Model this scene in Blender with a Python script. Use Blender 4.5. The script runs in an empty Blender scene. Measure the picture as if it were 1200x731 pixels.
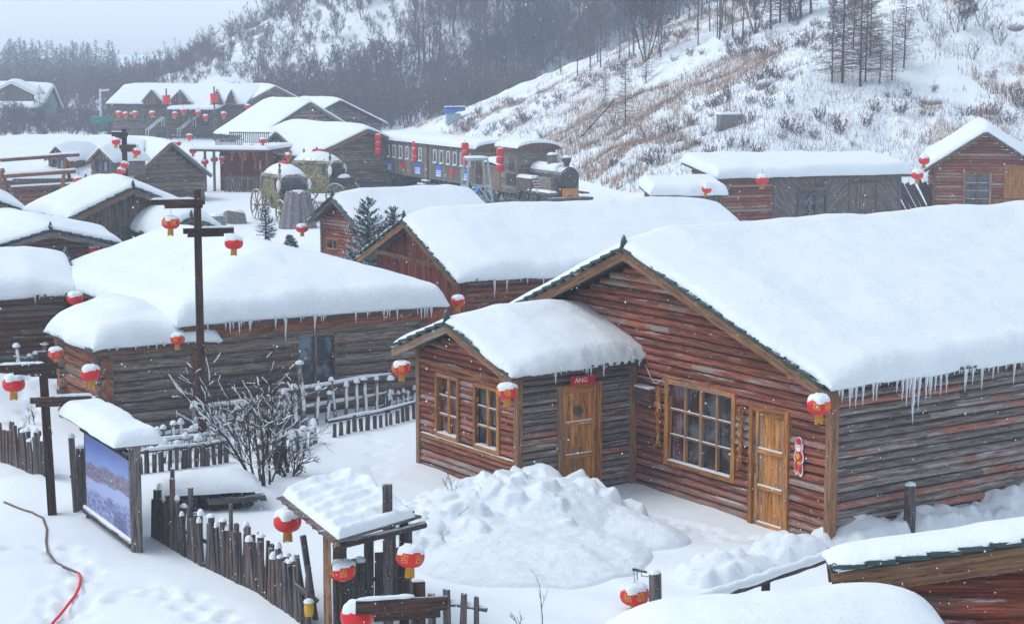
import bpy, math, random
import numpy as np
from mathutils import Vector, Matrix, noise as mnoise

# ------------------------------------------------------------------ camera, world, sun, exposure
SC = bpy.context.scene
COL = SC.collection
F = 2200.0; H = 8.0; CX = 600.0; CY = 365.5; HZ = 60.0
PITCH = math.atan((CY - HZ) / F)
cd = bpy.data.cameras.new("camera"); cam = bpy.data.objects.new("camera", cd); COL.objects.link(cam)
cam.location = (0, 0, H); cam.rotation_euler = (math.radians(90) - PITCH, 0, 0)
cd.sensor_fit = 'HORIZONTAL'; cd.sensor_width = 36.0; cd.lens = 36.0 * F / 1200.0
cd.clip_start = 0.5; cd.clip_end = 6000
SC.camera = cam
SUN_EL, SUN_AZ = math.radians(58), math.radians(275)    # azimuth: compass-like from +Y, clockwise
W = bpy.data.worlds.new("World"); SC.world = W; W.use_nodes = True
wn = W.node_tree; wn.nodes.clear()
sky = wn.nodes.new("ShaderNodeTexSky"); sky.sky_type = 'NISHITA'; sky.sun_disc = False
sky.sun_elevation = SUN_EL; sky.sun_rotation = SUN_AZ; sky.air_density = 1.0; sky.dust_density = 1.0; sky.ozone_density = 1.0
hs = wn.nodes.new("ShaderNodeHueSaturation"); hs.inputs['Saturation'].default_value = 0.5
bgn = wn.nodes.new("ShaderNodeBackground"); bgn.inputs['Strength'].default_value = 0.15
wo = wn.nodes.new("ShaderNodeOutputWorld")
wn.links.new(sky.outputs[0], hs.inputs['Color']); wn.links.new(hs.outputs[0], bgn.inputs[0]); wn.links.new(bgn.outputs[0], wo.inputs[0])
sd = bpy.data.lights.new("sun", 'SUN'); sd.energy = 0.85; sd.angle = math.radians(30); sd.color = (1.0, 0.98, 0.955)
sun = bpy.data.objects.new("sun", sd); COL.objects.link(sun)
_sdir = Vector((math.sin(SUN_AZ) * math.cos(SUN_EL), math.cos(SUN_AZ) * math.cos(SUN_EL), math.sin(SUN_EL)))
sun.rotation_euler = _sdir.to_track_quat('Z', 'Y').to_euler()
sun.location = (0, -20, 40)
SC.view_settings.view_transform = 'Standard'; SC.view_settings.look = 'None'
SC.view_settings.gamma = 1.0; SC.view_settings.use_curve_mapping = False
SC.view_settings.exposure = 0.60
SC.cycles.use_denoising = True
SC.cycles.max_bounces = 8; SC.cycles.diffuse_bounces = 4; SC.cycles.glossy_bounces = 2
SC.cycles.transmission_bounces = 2; SC.cycles.transparent_max_bounces = 8; SC.cycles.volume_bounces = 2
SC.cycles.caustics_reflective = False; SC.cycles.caustics_refractive = False

# ------------------------------------------------------------------ pixel -> world helpers (photo pixels, 1200 wide)
_c, _s = math.cos(PITCH), math.sin(PITCH)
def ray(px, py):
    return Vector((px - CX, F * _c + (CY - py) * _s, -F * _s + (CY - py) * _c))
def G(px, py, z=0.0):
    d = ray(px, py); t = (z - H) / d.z
    return Vector((d.x * t, d.y * t, z))
def GY(px, py, y):
    d = ray(px, py); t = y / d.y
    return Vector((d.x * t, y, H + d.z * t))
def PXY(P):
    x, y, z = P[0], P[1], P[2] - H
    w = y * _c - z * _s
    return CX + F * x / w, CY - F * (y * _s + z * _c) / w

R = random.Random(7)
def rr(a, b): return R.uniform(a, b)
def nz(x, y, z=0.0): return mnoise.noise(Vector((x, y, z)))

# ------------------------------------------------------------------ tagging
def setp(o, label=None, cat=None, group=None, kind=None):
    if label: o["label"] = label
    if cat: o["category"] = cat
    if group: o["group"] = group
    if kind: o["kind"] = kind
    return o
def empty(name, loc=(0, 0, 0), rz=0.0, label=None, cat=None, group=None):
    o = bpy.data.objects.new(name, None); COL.objects.link(o)
    o.location = loc; o.rotation_euler = (0, 0, rz); o.empty_display_size = 0.3
    return setp(o, label, cat, group)
def kids(o): return KIDS.get(o.name, [])
KIDS = {}
def par(o, p):
    if p is not None:
        o.parent = p; KIDS.setdefault(p.name, []).append(o)
def copy_tree(o, parent=None):
    c = o.copy(); COL.objects.link(c)
    for k in ("label", "category", "group"):
        if parent is None and k in c: del c[k]
    if parent is not None: c.parent = parent; KIDS.setdefault(parent.name, []).append(c)
    for ch in list(kids(o)): copy_tree(ch, c)
    return c
def clone(o, loc, rz=0.0, scale=1.0, label=None, cat=None, group=None):
    c = copy_tree(o); c.location = loc; c.rotation_euler = (0, 0, rz); c.scale = (scale,) * 3
    return setp(c, label, cat, group)

# ------------------------------------------------------------------ mesh builder
class MB:
    def __init__(s):
        s.v = []; s.f = []; s.uv = []; s.m = []; s.r = []; s.sm = []
    def add(s, verts, faces, uvs=None, m=0, r=None, smooth=False):
        b = len(s.v); s.v.extend([tuple(v) for v in verts])
        if r is None: r = R.random()
        for i, f in enumerate(faces):
            s.f.append([b + k for k in f])
            s.uv.extend(uvs[i] if uvs else [(verts[k][0], verts[k][1]) for k in f])
            s.m.append(m); s.r.append(r); s.sm.append(smooth)
    def box(s, x0, x1, y0, y1, z0, z1, grain=None, m=0, r=None, j=0.0):
        """axis aligned box in local space; grain axis index chooses the UV u direction"""
        d = (x1 - x0, y1 - y0, z1 - z0)
        if grain is None: grain = max(range(3), key=lambda k: abs(d[k]))
        V = [Vector((x, y, z)) + Vector((rr(-j, j), rr(-j, j), rr(-j, j))) for x in (x0, x1) for y in (y0, y1) for z in (z0, z1)]
        Fs = [(0, 1, 3, 2), (4, 6, 7, 5), (0, 4, 5, 1), (2, 3, 7, 6), (0, 2, 6, 4), (1, 5, 7, 3)]
        ou, ov = rr(0, 50), rr(0, 50)
        uvs = []
        for fi, f in enumerate(Fs):
            nax = fi // 2
            ax = [k for k in range(3) if k != nax]
            if grain in ax: a = grain; b2 = [k for k in ax if k != grain][0]
            else: a, b2 = ax
            uvs.append([(V[k][a] + ou, V[k][b2] + ov + fi * .37) for k in f])
        s.add(V, Fs, uvs, m, r)
    def beam(s, p0, p1, w, h, up=(0, 0, 1), m=0, r=None, j=0.0, taper=1.0):
        p0 = Vector(p0); p1 = Vector(p1); d = p1 - p0; L = d.length
        if L < 1e-6: return
        d.normalize(); up = Vector(up)
        if abs(d.dot(up)) > .98: up = Vector((0, 1, 0)) if abs(d.y) < .9 else Vector((1, 0, 0))
        a = d.cross(up).normalized(); b = a.cross(d)
        V = []
        for t, k in ((p0, 1.0), (p1, taper)):
            for sa, sb in ((-1, -1), (1, -1), (1, 1), (-1, 1)):
                V.append(t + a * sa * w / 2 * k + b * sb * h / 2 * k + Vector((rr(-j, j), rr(-j, j), rr(-j, j))))
        Fs = [(0, 1, 5, 4), (1, 2, 6, 5), (2, 3, 7, 6), (3, 0, 4, 7), (0, 3, 2, 1), (4, 5, 6, 7)]
        ou, ov = rr(0, 50), rr(0, 50); uvs = []
        acc = 0
        for i in range(4):
            wd = (w, h, w, h)[i]
            uvs.append([(ou, ov + acc), (ou, ov + acc + wd), (ou + L, ov + acc + wd), (ou + L, ov + acc)]); acc += wd
        for i in range(2): uvs.append([(ou, ov), (ou + .02, ov), (ou + .02, ov + h), (ou, ov + h)])
        s.add(V, Fs, uvs, m, r)
    def tube(s, pts, rad, n=8, m=0, r=None, caps=True, mcap=None, jit=0.0, smooth=True, flat=1.0):
        pts = [Vector(p) for p in pts]; K = len(pts)
        if not hasattr(rad, '__len__'): rad = [rad] * K
        ref = None; V = []; L = 0; us = []
        ou, ov = rr(0, 50), rr(0, 50)
        for i, p in enumerate(pts):
            d = (pts[min(i + 1, K - 1)] - pts[max(i - 1, 0)])
            if d.length < 1e-9: d = Vector((0, 0, 1))
            d.normalize()
            if ref is None:
                ref = Vector((0, 0, 1)) if abs(d.z) < .9 else Vector((1, 0, 0))
            a = d.cross(ref).normalized(); b = a.cross(d).normalized(); ref = b
            if i: L += (p - pts[i - 1]).length
            us.append(L)
            for k in range(n):
                t = 2 * math.pi * k / n
                q = rad[i] * (1 + (rr(-jit, jit) if jit else 0))
                V.append(p + a * math.cos(t) * q + b * math.sin(t) * q * flat)
        Fs = []; uvs = []
        for i in range(K - 1):
            for k in range(n):
                k2 = (k + 1) % n
                Fs.append((i * n + k, i * n + k2, (i + 1) * n + k2, (i + 1) * n + k))
                c = 2 * math.pi * max(rad[0], .005) / n
                uvs.append([(us[i] + ou, k * c + ov), (us[i] + ou, (k + 1) * c + ov), (us[i + 1] + ou, (k + 1) * c + ov), (us[i + 1] + ou, k * c + ov)])
        if r is None: r = R.random()
        s.add(V, Fs, uvs, m, r, smooth)
        if caps:
            mc = m if mcap is None else mcap
            for base, rev in ((0, True), ((K - 1) * n, False)):
                ids = [base + k for k in range(n)]
                if rev: ids = ids[::-1]
                vv = [V[i] for i in ids]
                s.add(vv, [tuple(range(n))], [[(math.cos(6.283 * k / n) * .03 + ou, math.sin(6.283 * k / n) * .1 + ov) for k in range(n)]], mc, r)
    def lathe(s, prof, n=16, c=(0, 0, 0), m=0, r=None, smooth=True, rib=0.0, nrib=0):
        c = Vector(c); K = len(prof); V = []
        for (q, z) in prof:
            for k in range(n):
                t = 2 * math.pi * k / n
                qq = q * (1 - (rib * (0.5 + 0.5 * math.cos(t * nrib)) if rib else 0))
                V.append(c + Vector((math.cos(t) * qq, math.sin(t) * qq, z)))
        Fs = []; uvs = []
        for i in range(K - 1):
            for k in range(n):
                k2 = (k + 1) % n
                Fs.append((i * n + k, i * n + k2, (i + 1) * n + k2, (i + 1) * n + k))
                uvs.append([(prof[i][1], k * .05), (prof[i][1], k * .05 + .05), (prof[i + 1][1], k * .05 + .05), (prof[i + 1][1], k * .05)])
        s.add(V, Fs, uvs, m, r, smooth)
    def build(s, name, mats, parent=None, loc=None, rz=None, label=None, cat=None, group=None, kind=None):
        me = bpy.data.meshes.new(name)
        me.from_pydata(s.v, [], s.f)
        uvl = me.uv_layers.new(name="UVMap")
        uvl.data.foreach_set("uv", np.array(s.uv, dtype=np.float32).ravel())
        if not isinstance(mats, (list, tuple)): mats = [mats]
        for mt in mats: me.materials.append(mt)
        me.polygons.foreach_set("material_index", np.array(s.m, dtype=np.int32))
        me.polygons.foreach_set("use_smooth", np.array(s.sm, dtype=bool))
        at = me.attributes.new("rnd", 'FLOAT', 'FACE'); at.data.foreach_set("value", np.array(s.r, dtype=np.float32))
        me.update()
        o = bpy.data.objects.new(name, me); COL.objects.link(o)
        if loc is not None: o.location = loc
        if rz is not None: o.rotation_euler = (0, 0, rz)
        par(o, parent)
        return setp(o, label, cat, group, kind)

def grid_obj(name, X, Y, Z, mats, parent=None, close=False, **kw):
    """X,Y,Z arrays (n,m) -> smooth grid mesh"""
    n, m = X.shape
    co = np.stack([X, Y, Z], -1).reshape(-1, 3).astype(np.float32)
    I = np.arange(n * m).reshape(n, m)
    q = np.stack([I[:-1, :-1], I[:-1, 1:], I[1:, 1:], I[1:, :-1]], -1).reshape(-1, 4).astype(np.int32)
    me = bpy.data.meshes.new(name)
    me.vertices.add(len(co)); me.vertices.foreach_set("co", co.ravel())
    me.loops.add(q.size); me.loops.foreach_set("vertex_index", q.ravel())
    me.polygons.add(len(q)); me.polygons.foreach_set("loop_start", np.arange(0, q.size, 4, dtype=np.int32))
    me.polygons.foreach_set("loop_total", np.full(len(q), 4, dtype=np.int32))
    me.polygons.foreach_set("use_smooth", np.ones(len(q), dtype=bool))
    me.materials.append(mats); me.update(calc_edges=True); me.validate()
    o = bpy.data.objects.new(name, me); COL.objects.link(o); par(o, parent)
    return setp(o, **kw)

# vectorised value noise -----------------------------------------------------
_rs = np.random.RandomState(3); _T = _rs.rand(256, 256)
def vn(x, y, seed=0):
    x = np.asarray(x, float) + seed * 17.3; y = np.asarray(y, float) + seed * 9.1
    xi = np.floor(x).astype(int); yi = np.floor(y).astype(int); fx = x - xi; fy = y - yi
    fx = fx * fx * (3 - 2 * fx); fy = fy * fy * (3 - 2 * fy)
    a = _T[xi % 256, yi % 256]; b = _T[(xi + 1) % 256, yi % 256]; c = _T[xi % 256, (yi + 1) % 256]; d = _T[(xi + 1) % 256, (yi + 1) % 256]
    return (a * (1 - fx) + b * fx) * (1 - fy) + (c * (1 - fx) + d * fx) * fy - .5
def fbm(x, y, o=4, seed=0):
    t = 0; a = 1
    for i in range(o): t = t + vn(x * 2 ** i, y * 2 ** i, seed + i) * a; a *= .5
    return t
def sstep(a, b, x):
    t = np.clip((x - a) / (b - a), 0, 1); return t * t * (3 - 2 * t)
# ------------------------------------------------------------------ materials
class NT:
    def __init__(s, name):
        s.mat = bpy.data.materials.new(name); s.mat.use_nodes = True
        s.t = s.mat.node_tree; s.t.nodes.clear()
        s.out = s.n('OutputMaterial'); s.p = s.n('BsdfPrincipled'); s.l(s.p.outputs[0], s.out.inputs[0])
    def n(s, t, **k):
        x = s.t.nodes.new('ShaderNode' + t)
        for a, b in k.items(): setattr(x, a, b)
        return x
    def l(s, a, b): s.t.links.new(a, b)
    def math(s, op, a, b=None, clamp=False):
        x = s.n('Math', operation=op, use_clamp=clamp)
        for i, q in enumerate((a, b)):
            if q is None: continue
            if isinstance(q, (int, float)): x.inputs[i].default_value = q
            else: s.l(q, x.inputs[i])
        return x.outputs[0]
    def mix(s, f, a, b, blend='MIX'):
        x = s.n('MixRGB', blend_type=blend)
        for i, q in enumerate((f, a, b)):
            if isinstance(q, (int, float)): x.inputs[i].default_value = q
            elif isinstance(q, tuple): x.inputs[i].default_value = (*q, 1)
            else: s.l(q, x.inputs[i])
        return x.outputs[0]
    def noise(s, vec, scale, detail=3, rough=.5, mapscale=None, w=None):
        if mapscale is not None:
            mp = s.n('Mapping'); mp.inputs['Scale'].default_value = mapscale; s.l(vec, mp.inputs[0]); vec = mp.outputs[0]
        x = s.n('TexNoise'); x.inputs['Scale'].default_value = scale; x.inputs['Detail'].default_value = detail; x.inputs['Roughness'].default_value = rough
        s.l(vec, x.inputs['Vector']); return x.outputs['Fac']
    def ramp(s, f, a, b, ca=0.0, cb=1.0):
        x = s.n('MapRange'); x.interpolation_type = 'SMOOTHSTEP'
        x.inputs['From Min'].default_value = a; x.inputs['From Max'].default_value = b
        x.inputs['To Min'].default_value = ca; x.inputs['To Max'].default_value = cb
        s.l(f, x.inputs['Value']); return x.outputs[0]
    def bump(s, h, strength, dist=.01):
        x = s.n('Bump'); x.inputs['Strength'].default_value = strength; x.inputs['Distance'].default_value = dist
        s.l(h, x.inputs['Height']); s.l(x.outputs[0], s.p.inputs['Normal']); return x
SNOWC = (0.79, 0.855, 0.885)
def wood(name, a, b, patch=None, pamt=.5, dust=.5, zlow=None, rough=.85, fleck=.5, gscale=(1.6, 26, 1)):
    t = NT(name); tc = t.n('TexCoord'); uv = tc.outputs['UV']; ob = tc.outputs['Object']
    at = t.n('Attribute', attribute_name='rnd'); rnd = at.outputs['Fac']
    g = t.noise(uv, 1.0, 6, .65, gscale)
    g2 = t.noise(uv, 1.0, 4, .6, (3.5, 42, 1))
    k = t.noise(uv, 1.0, 3, .5, (1.2, 5, 1))
    col = t.mix(t.ramp(g, .32, .68), a, b)
    if patch:
        pn = t.noise(ob, 1.1, 4, .6)
        pn = t.math('ADD', t.math('MULTIPLY', pn, .45), t.math('ADD', t.math('MULTIPLY', rnd, .42), t.math('MULTIPLY', k, .38)))
        fac = t.ramp(pn, .80 - pamt * .4, .92 - pamt * .4)
        if zlow is not None:
            sp = t.n('SeparateXYZ'); t.l(ob, sp.inputs[0])
            zf = t.ramp(t.math('ADD', sp.outputs['Z'], t.math('MULTIPLY', t.math('SUBTRACT', t.noise(ob, .9, 3), .5), 1.6)), zlow - .5, zlow + .5, 1, 0)
            fac = t.math('MAXIMUM', fac, t.math('MULTIPLY', zf, .9))
        pc = t.mix(t.ramp(g, .3, .7), tuple(c * .55 for c in patch), patch)
        col = t.mix(fac, col, pc)
    val = t.math('ADD', t.math('MULTIPLY', rnd, .75), .6)
    vc = t.n('CombineColor'); [t.l(val, vc.inputs[i]) for i in range(3)]
    col = t.mix(1.0, col, vc.outputs[0], 'MULTIPLY')
    crack = t.ramp(g2, .34, .44, .25, 1)
    cc = t.n('CombineColor'); [t.l(crack, cc.inputs[i]) for i in range(3)]
    col = t.mix(1.0, col, cc.outputs[0], 'MULTIPLY')
    # snow caught on upward surfaces and in the rough bark
    ge = t.n('NewGeometry'); sn = t.n('SeparateXYZ'); t.l(ge.outputs['Normal'], sn.inputs[0])
    up = t.ramp(sn.outputs['Z'], .35, .95)
    dn = t.noise(uv, 1.0, 4, .7, (.9, 7, 1)); d1 = t.math('MULTIPLY', up, t.math('MULTIPLY', t.ramp(dn, .60 - dust * .25, .74 - dust * .25), .75))
    fl = t.ramp(t.noise(ob, 42, 2, .6), .70 - fleck * .07, .78 - fleck * .07)
    d2 = t.math('MULTIPLY', fl, min(1, .35 + fleck * .5))
    sm = t.ramp(t.noise(uv, 1.0, 4, .7, (2.2, 30, 1)), .67 - fleck * .05, .80 - fleck * .05, 0, .5)
    dd = t.math('MAXIMUM', t.math('MAXIMUM', d1, d2), sm, True)
    col = t.mix(dd, col, (0.80, 0.84, 0.90))
    t.l(col, t.p.inputs['Base Color']); t.p.inputs['Roughness'].default_value = rough
    t.p.inputs['Specular IOR Level'].default_value = .2
    t.bump(t.math('ADD', g, t.math('MULTIPLY', g2, .6)), .7, .012)
    return t.mat
def plain(name, c, rough=.6, metal=0.0, spec=.5, snow=0.0, nscale=8, var=.25):
    t = NT(name); tc = t.n('TexCoord'); ob = tc.outputs['Object']
    n = t.noise(ob, nscale, 4, .6)
    col = t.mix(t.ramp(n, .3, .7), tuple(x * (1 - var) for x in c), tuple(min(1, x * (1 + var)) for x in c))
    if snow:
        ge = t.n('NewGeometry'); sn = t.n('SeparateXYZ'); t.l(ge.outputs['Normal'], sn.inputs[0])
        d = t.math('MULTIPLY', t.ramp(sn.outputs['Z'], .25, .8), t.ramp(t.noise(ob, 9, 3, .7), .62 - snow * .4, .7 - snow * .4))
        col = t.mix(d, col, (0.82, 0.86, 0.92))
    t.l(col, t.p.inputs['Base Color']); t.p.inputs['Roughness'].default_value = rough
    t.p.inputs['Metallic'].default_value = metal; t.p.inputs['Specular IOR Level'].default_value = spec
    return t.mat
def snowmat(name='snow', c=SNOWC, b=1.0):
    t = NT(name); tc = t.n('TexCoord'); ge = t.n('NewGeometry'); ob = ge.outputs['Position']
    n1 = t.noise(ob, 1.3, 3, .5); n2 = t.noise(ob, 9, 4, .6); n3 = t.noise(ob, 70, 3, .7)
    col = t.mix(t.ramp(n1, .3, .7), tuple(x * .97 for x in c), c)
    t.l(col, t.p.inputs['Base Color']); t.p.inputs['Roughness'].default_value = .75
    t.p.inputs['Specular IOR Level'].default_value = .25
    n4 = t.noise(ob, 1.0, 5, .65, (2.2, 6.5, 3.0)); crust = t.ramp(t.math('ABSOLUTE', t.math('SUBTRACT', n4, .5)), .0, .05)
    h = t.math('ADD', t.math('ADD', t.math('ADD', t.math('MULTIPLY', n1, 1.5), t.math('MULTIPLY', n2, .6)), t.math('MULTIPLY', n3, .12)), t.math('MULTIPLY', crust, .10))
    t.bump(h, .5 * b, .06)
    return t.mat
def hillmat():
    t = NT('hill_snow'); ge = t.n('NewGeometry'); ob = ge.outputs['Position']
    n1 = t.noise(ob, .22, 4, .6); n2 = t.noise(ob, 1.6, 5, .7); n3 = t.noise(ob, 6, 4, .7)
    f = t.math('MULTIPLY', t.ramp(t.math('ADD', t.math('MULTIPLY', n1, .5), t.math('MULTIPLY', n2, .5)), .50, .60), t.ramp(n3, .35, .62))
    sp = t.n('SeparateXYZ'); t.l(ob, sp.inputs[0])
    at = t.n('Attribute', attribute_name='steep'); f = t.math('MULTIPLY', f, t.math('MULTIPLY', at.outputs['Fac'], .45))
    col = t.mix(f, SNOWC, t.mix(n3, (.13, .09, .07), (.30, .20, .12)))
    t.l(col, t.p.inputs['Base Color']); t.p.inputs['Roughness'].default_value = .8; t.p.inputs['Specular IOR Level'].default_value = .2
    n5 = t.noise(ob, 30, 3, .7)
    hb = t.math('ADD', t.math('MULTIPLY', t.math('ADD', n2, t.math('MULTIPLY', n3, .4)), t.math('ADD', t.math('MULTIPLY', at.outputs['Fac'], .8), .12)), t.math('MULTIPLY', n5, .02))
    t.bump(hb, .5, .08)
    return t.mat
def icemat():
    t = NT('ice'); t.p.inputs['Base Color'].default_value = (.86, .91, .96, 1); t.p.inputs['Roughness'].default_value = .22
    t.p.inputs['Transmission Weight'].default_value = .35; t.p.inputs['IOR'].default_value = 1.31
    return t.mat
def glassmat(name, c=(.035, .028, .028), refl_tone=(.13, .125, .135)):
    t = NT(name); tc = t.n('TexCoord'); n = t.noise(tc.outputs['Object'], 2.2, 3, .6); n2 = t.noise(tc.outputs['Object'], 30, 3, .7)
    col = t.mix(t.ramp(n, .42, .62), c, refl_tone); col = t.mix(t.ramp(n2, .62, .72, 0, .6), col, (.5, .55, .6))  # pane reflections painted into the colour as lighter cloudy patches
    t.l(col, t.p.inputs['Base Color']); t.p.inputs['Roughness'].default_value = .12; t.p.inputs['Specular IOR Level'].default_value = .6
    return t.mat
def redmat(name, c, dust=.0):
    t = NT(name); tc = t.n('TexCoord'); n = t.noise(tc.outputs['Object'], 14, 3, .6)
    col = t.mix(n, tuple(x * .8 for x in c), c)
    t.l(col, t.p.inputs['Base Color']); t.p.inputs['Roughness'].default_value = .45
    t.p.inputs['Subsurface Weight'].default_value = 0.0
    return t.mat
M = {}
M['snow'] = snowmat(); M['hill'] = hillmat(); M['ice'] = icemat()
M['snow_rough'] = snowmat('heaped_snow', SNOWC, 1.4)
M['siding_red'] = wood('red_brown_siding', (.13, .036, .020), (.46, .150, .085), (.36, .27, .23), .22, .25, .15, fleck=.30)
M['siding_grey'] = wood('weathered_grey_siding', (.12, .096, .084), (.42, .36, .325), (.38, .17, .12), .25, .25, None, fleck=.36)
M['log_grey'] = wood('grey_round_logs', (.09, .068, .056), (.37, .30, .25), (.36, .18, .12), .2, .35, None, fleck=.3)
M['log_red'] = wood('reddish_logs', (.11, .04, .022), (.42, .17, .095), (.2, .16, .13), .25, .35, None, fleck=.2)
M['log_end'] = wood('log_end_grain', (.13, .05, .025), (.30, .14, .075), None, 0, .2, None, fleck=.2, gscale=(20, 20, 1))
M['plank_grey'] = wood('grey_planks', (.07, .06, .056), (.27, .24, .225), (.2, .12, .08), .25, .2, None, fleck=.45)
M['plank_brown'] = wood('brown_planks', (.07, .036, .024), (.25, .14, .09), (.18, .15, .13), .3, .2, None, fleck=.4)
M['plank_red'] = wood('red_planks', (.10, .022, .012), (.38, .095, .048), (.17, .10, .07), .2, .2, None, fleck=.3)
M['trim'] = wood('varnished_orange_trim', (.24, .095, .025), (.58, .26, .08), (.30, .19, .12), .2, .1, None, fleck=.15)
M['door'] = wood('varnished_door_planks', (.32, .125, .032), (.74, .34, .10), (.34, .2, .11), .2, .1, None, fleck=.12, gscale=(1.2, 14, 1))
M['board'] = wood('tan_bargeboard', (.17, .085, .045), (.42, .235, .13), (.28, .22, .18), .3, .1, None, fleck=.2)
M['pole'] = wood('dark_brown_pole', (.030, .016, .012), (.095, .052, .040), None, 0, .55, None, fleck=.35)
M['bark'] = wood('dark_bark', (.022, .017, .016), (.085, .066, .06), None, 0, .7, None, fleck=.4)
M['picket'] = wood('weathered_picket', (.045, .038, .038), (.17, .145, .14), (.13, .08, .06), .2, .6, None, fleck=.5)
M['picket_snowy'] = wood('snow_plastered_picket', (.09, .08, .08), (.24, .22, .22), None, 0, .9, None, fleck=1.3)
M['tan_log'] = wood('tan_grey_logs', (.10, .065, .045), (.36, .27, .20), (.35, .15, .08), .15, .35, None, fleck=.2)
M['pink_plank'] = wood('pinkish_planks', (.16, .10, .09), (.36, .26, .23), (.3, .2, .16), .2, .35, None, fleck=.3)
M['brick'] = wood('far_log_wall', (.09, .07, .06), (.28, .22, .19), (.25, .14, .10), .3, .3, None, fleck=.3)
M['tile'] = plain('dark_green_roof_tile', (.02, .055, .052), .4, snow=.25)
M['slab'] = plain('roof_boards', (.07, .052, .045), .8)
M['dark'] = plain('shade_backing', (.02, .016, .014), .9)  # near-black backing boards: shadow in the log gaps is put into their colour
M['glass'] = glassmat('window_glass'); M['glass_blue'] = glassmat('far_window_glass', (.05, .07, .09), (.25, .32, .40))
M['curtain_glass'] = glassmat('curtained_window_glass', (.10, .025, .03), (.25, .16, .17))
M['red'] = redmat('red_lantern_cloth', (.75, .004, .008)); M['yellow'] = redmat('yellow_tassel', (.72, .40, .012)); M['gold'] = redmat('gold_print', (.80, .42, .04))
M['redpaint'] = redmat('red_sign_paint', (.62, .012, .02)); M['white'] = plain('white_paint', (.82, .82, .82), .6, var=.05)
M['pink'] = plain('pink_paper', (.80, .32, .48), .6, var=.05)
M['metal'] = plain('galvanised_steel', (.32, .40, .43), .45, .3, snow=.4); M['black'] = plain('black_paint', (.018, .018, .022), .35, snow=.35)
M['goldpaint'] = plain('gold_carriage_paint', (.20, .165, .07), .5, .1, snow=.6, nscale=11, var=.75); M['tealgrey'] = plain('pale_teal_wall', (.25, .38, .40), .7)
M['blue'] = plain('blue_tarpaulin', (.02, .10, .42), .5); M['bluepanel'] = plain('blue_poster', (.06, .16, .55), .5); M['green'] = plain('green_tarpaulin', (.03, .22, .17), .6)
M['stone'] = plain('grey_stone', (.19, .18, .17), .9, snow=.6); M['iron'] = plain('rusty_iron', (.075, .062, .058), .6, snow=.5)
M['twig'] = plain('bare_twigs', (.115, .064, .062), .9, snow=.25, nscale=2); M['twig_dark'] = plain('dark_bare_twigs', (.055, .036, .034), .9, snow=.3, nscale=2)
M['twig_brown'] = plain('larch_twigs', (.13, .072, .045), .9, snow=.15, nscale=2)
M['bush_twig'] = plain('dark_shrub_twigs', (.05, .034, .03), .9, snow=.06, nscale=2)
M['car_wood'] = wood('carriage_boards', (.10, .08, .062), (.30, .255, .20), None, 0, .3, None, fleck=.25)
M['grass'] = plain('dry_brown_grass', (.36, .22, .14), .9, nscale=.6, var=.5); M['needle'] = plain('spruce_needles', (.022, .045, .04), .8, snow=.8, nscale=5)
M['hose'] = plain('brown_hose', (.13, .09, .06), .6); M['ribbon'] = plain('red_ribbon', (.75, .02, .015), .5, var=.1)
M['lamp_white'] = plain('frosted_white', (.7, .7, .72), .4)

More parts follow.
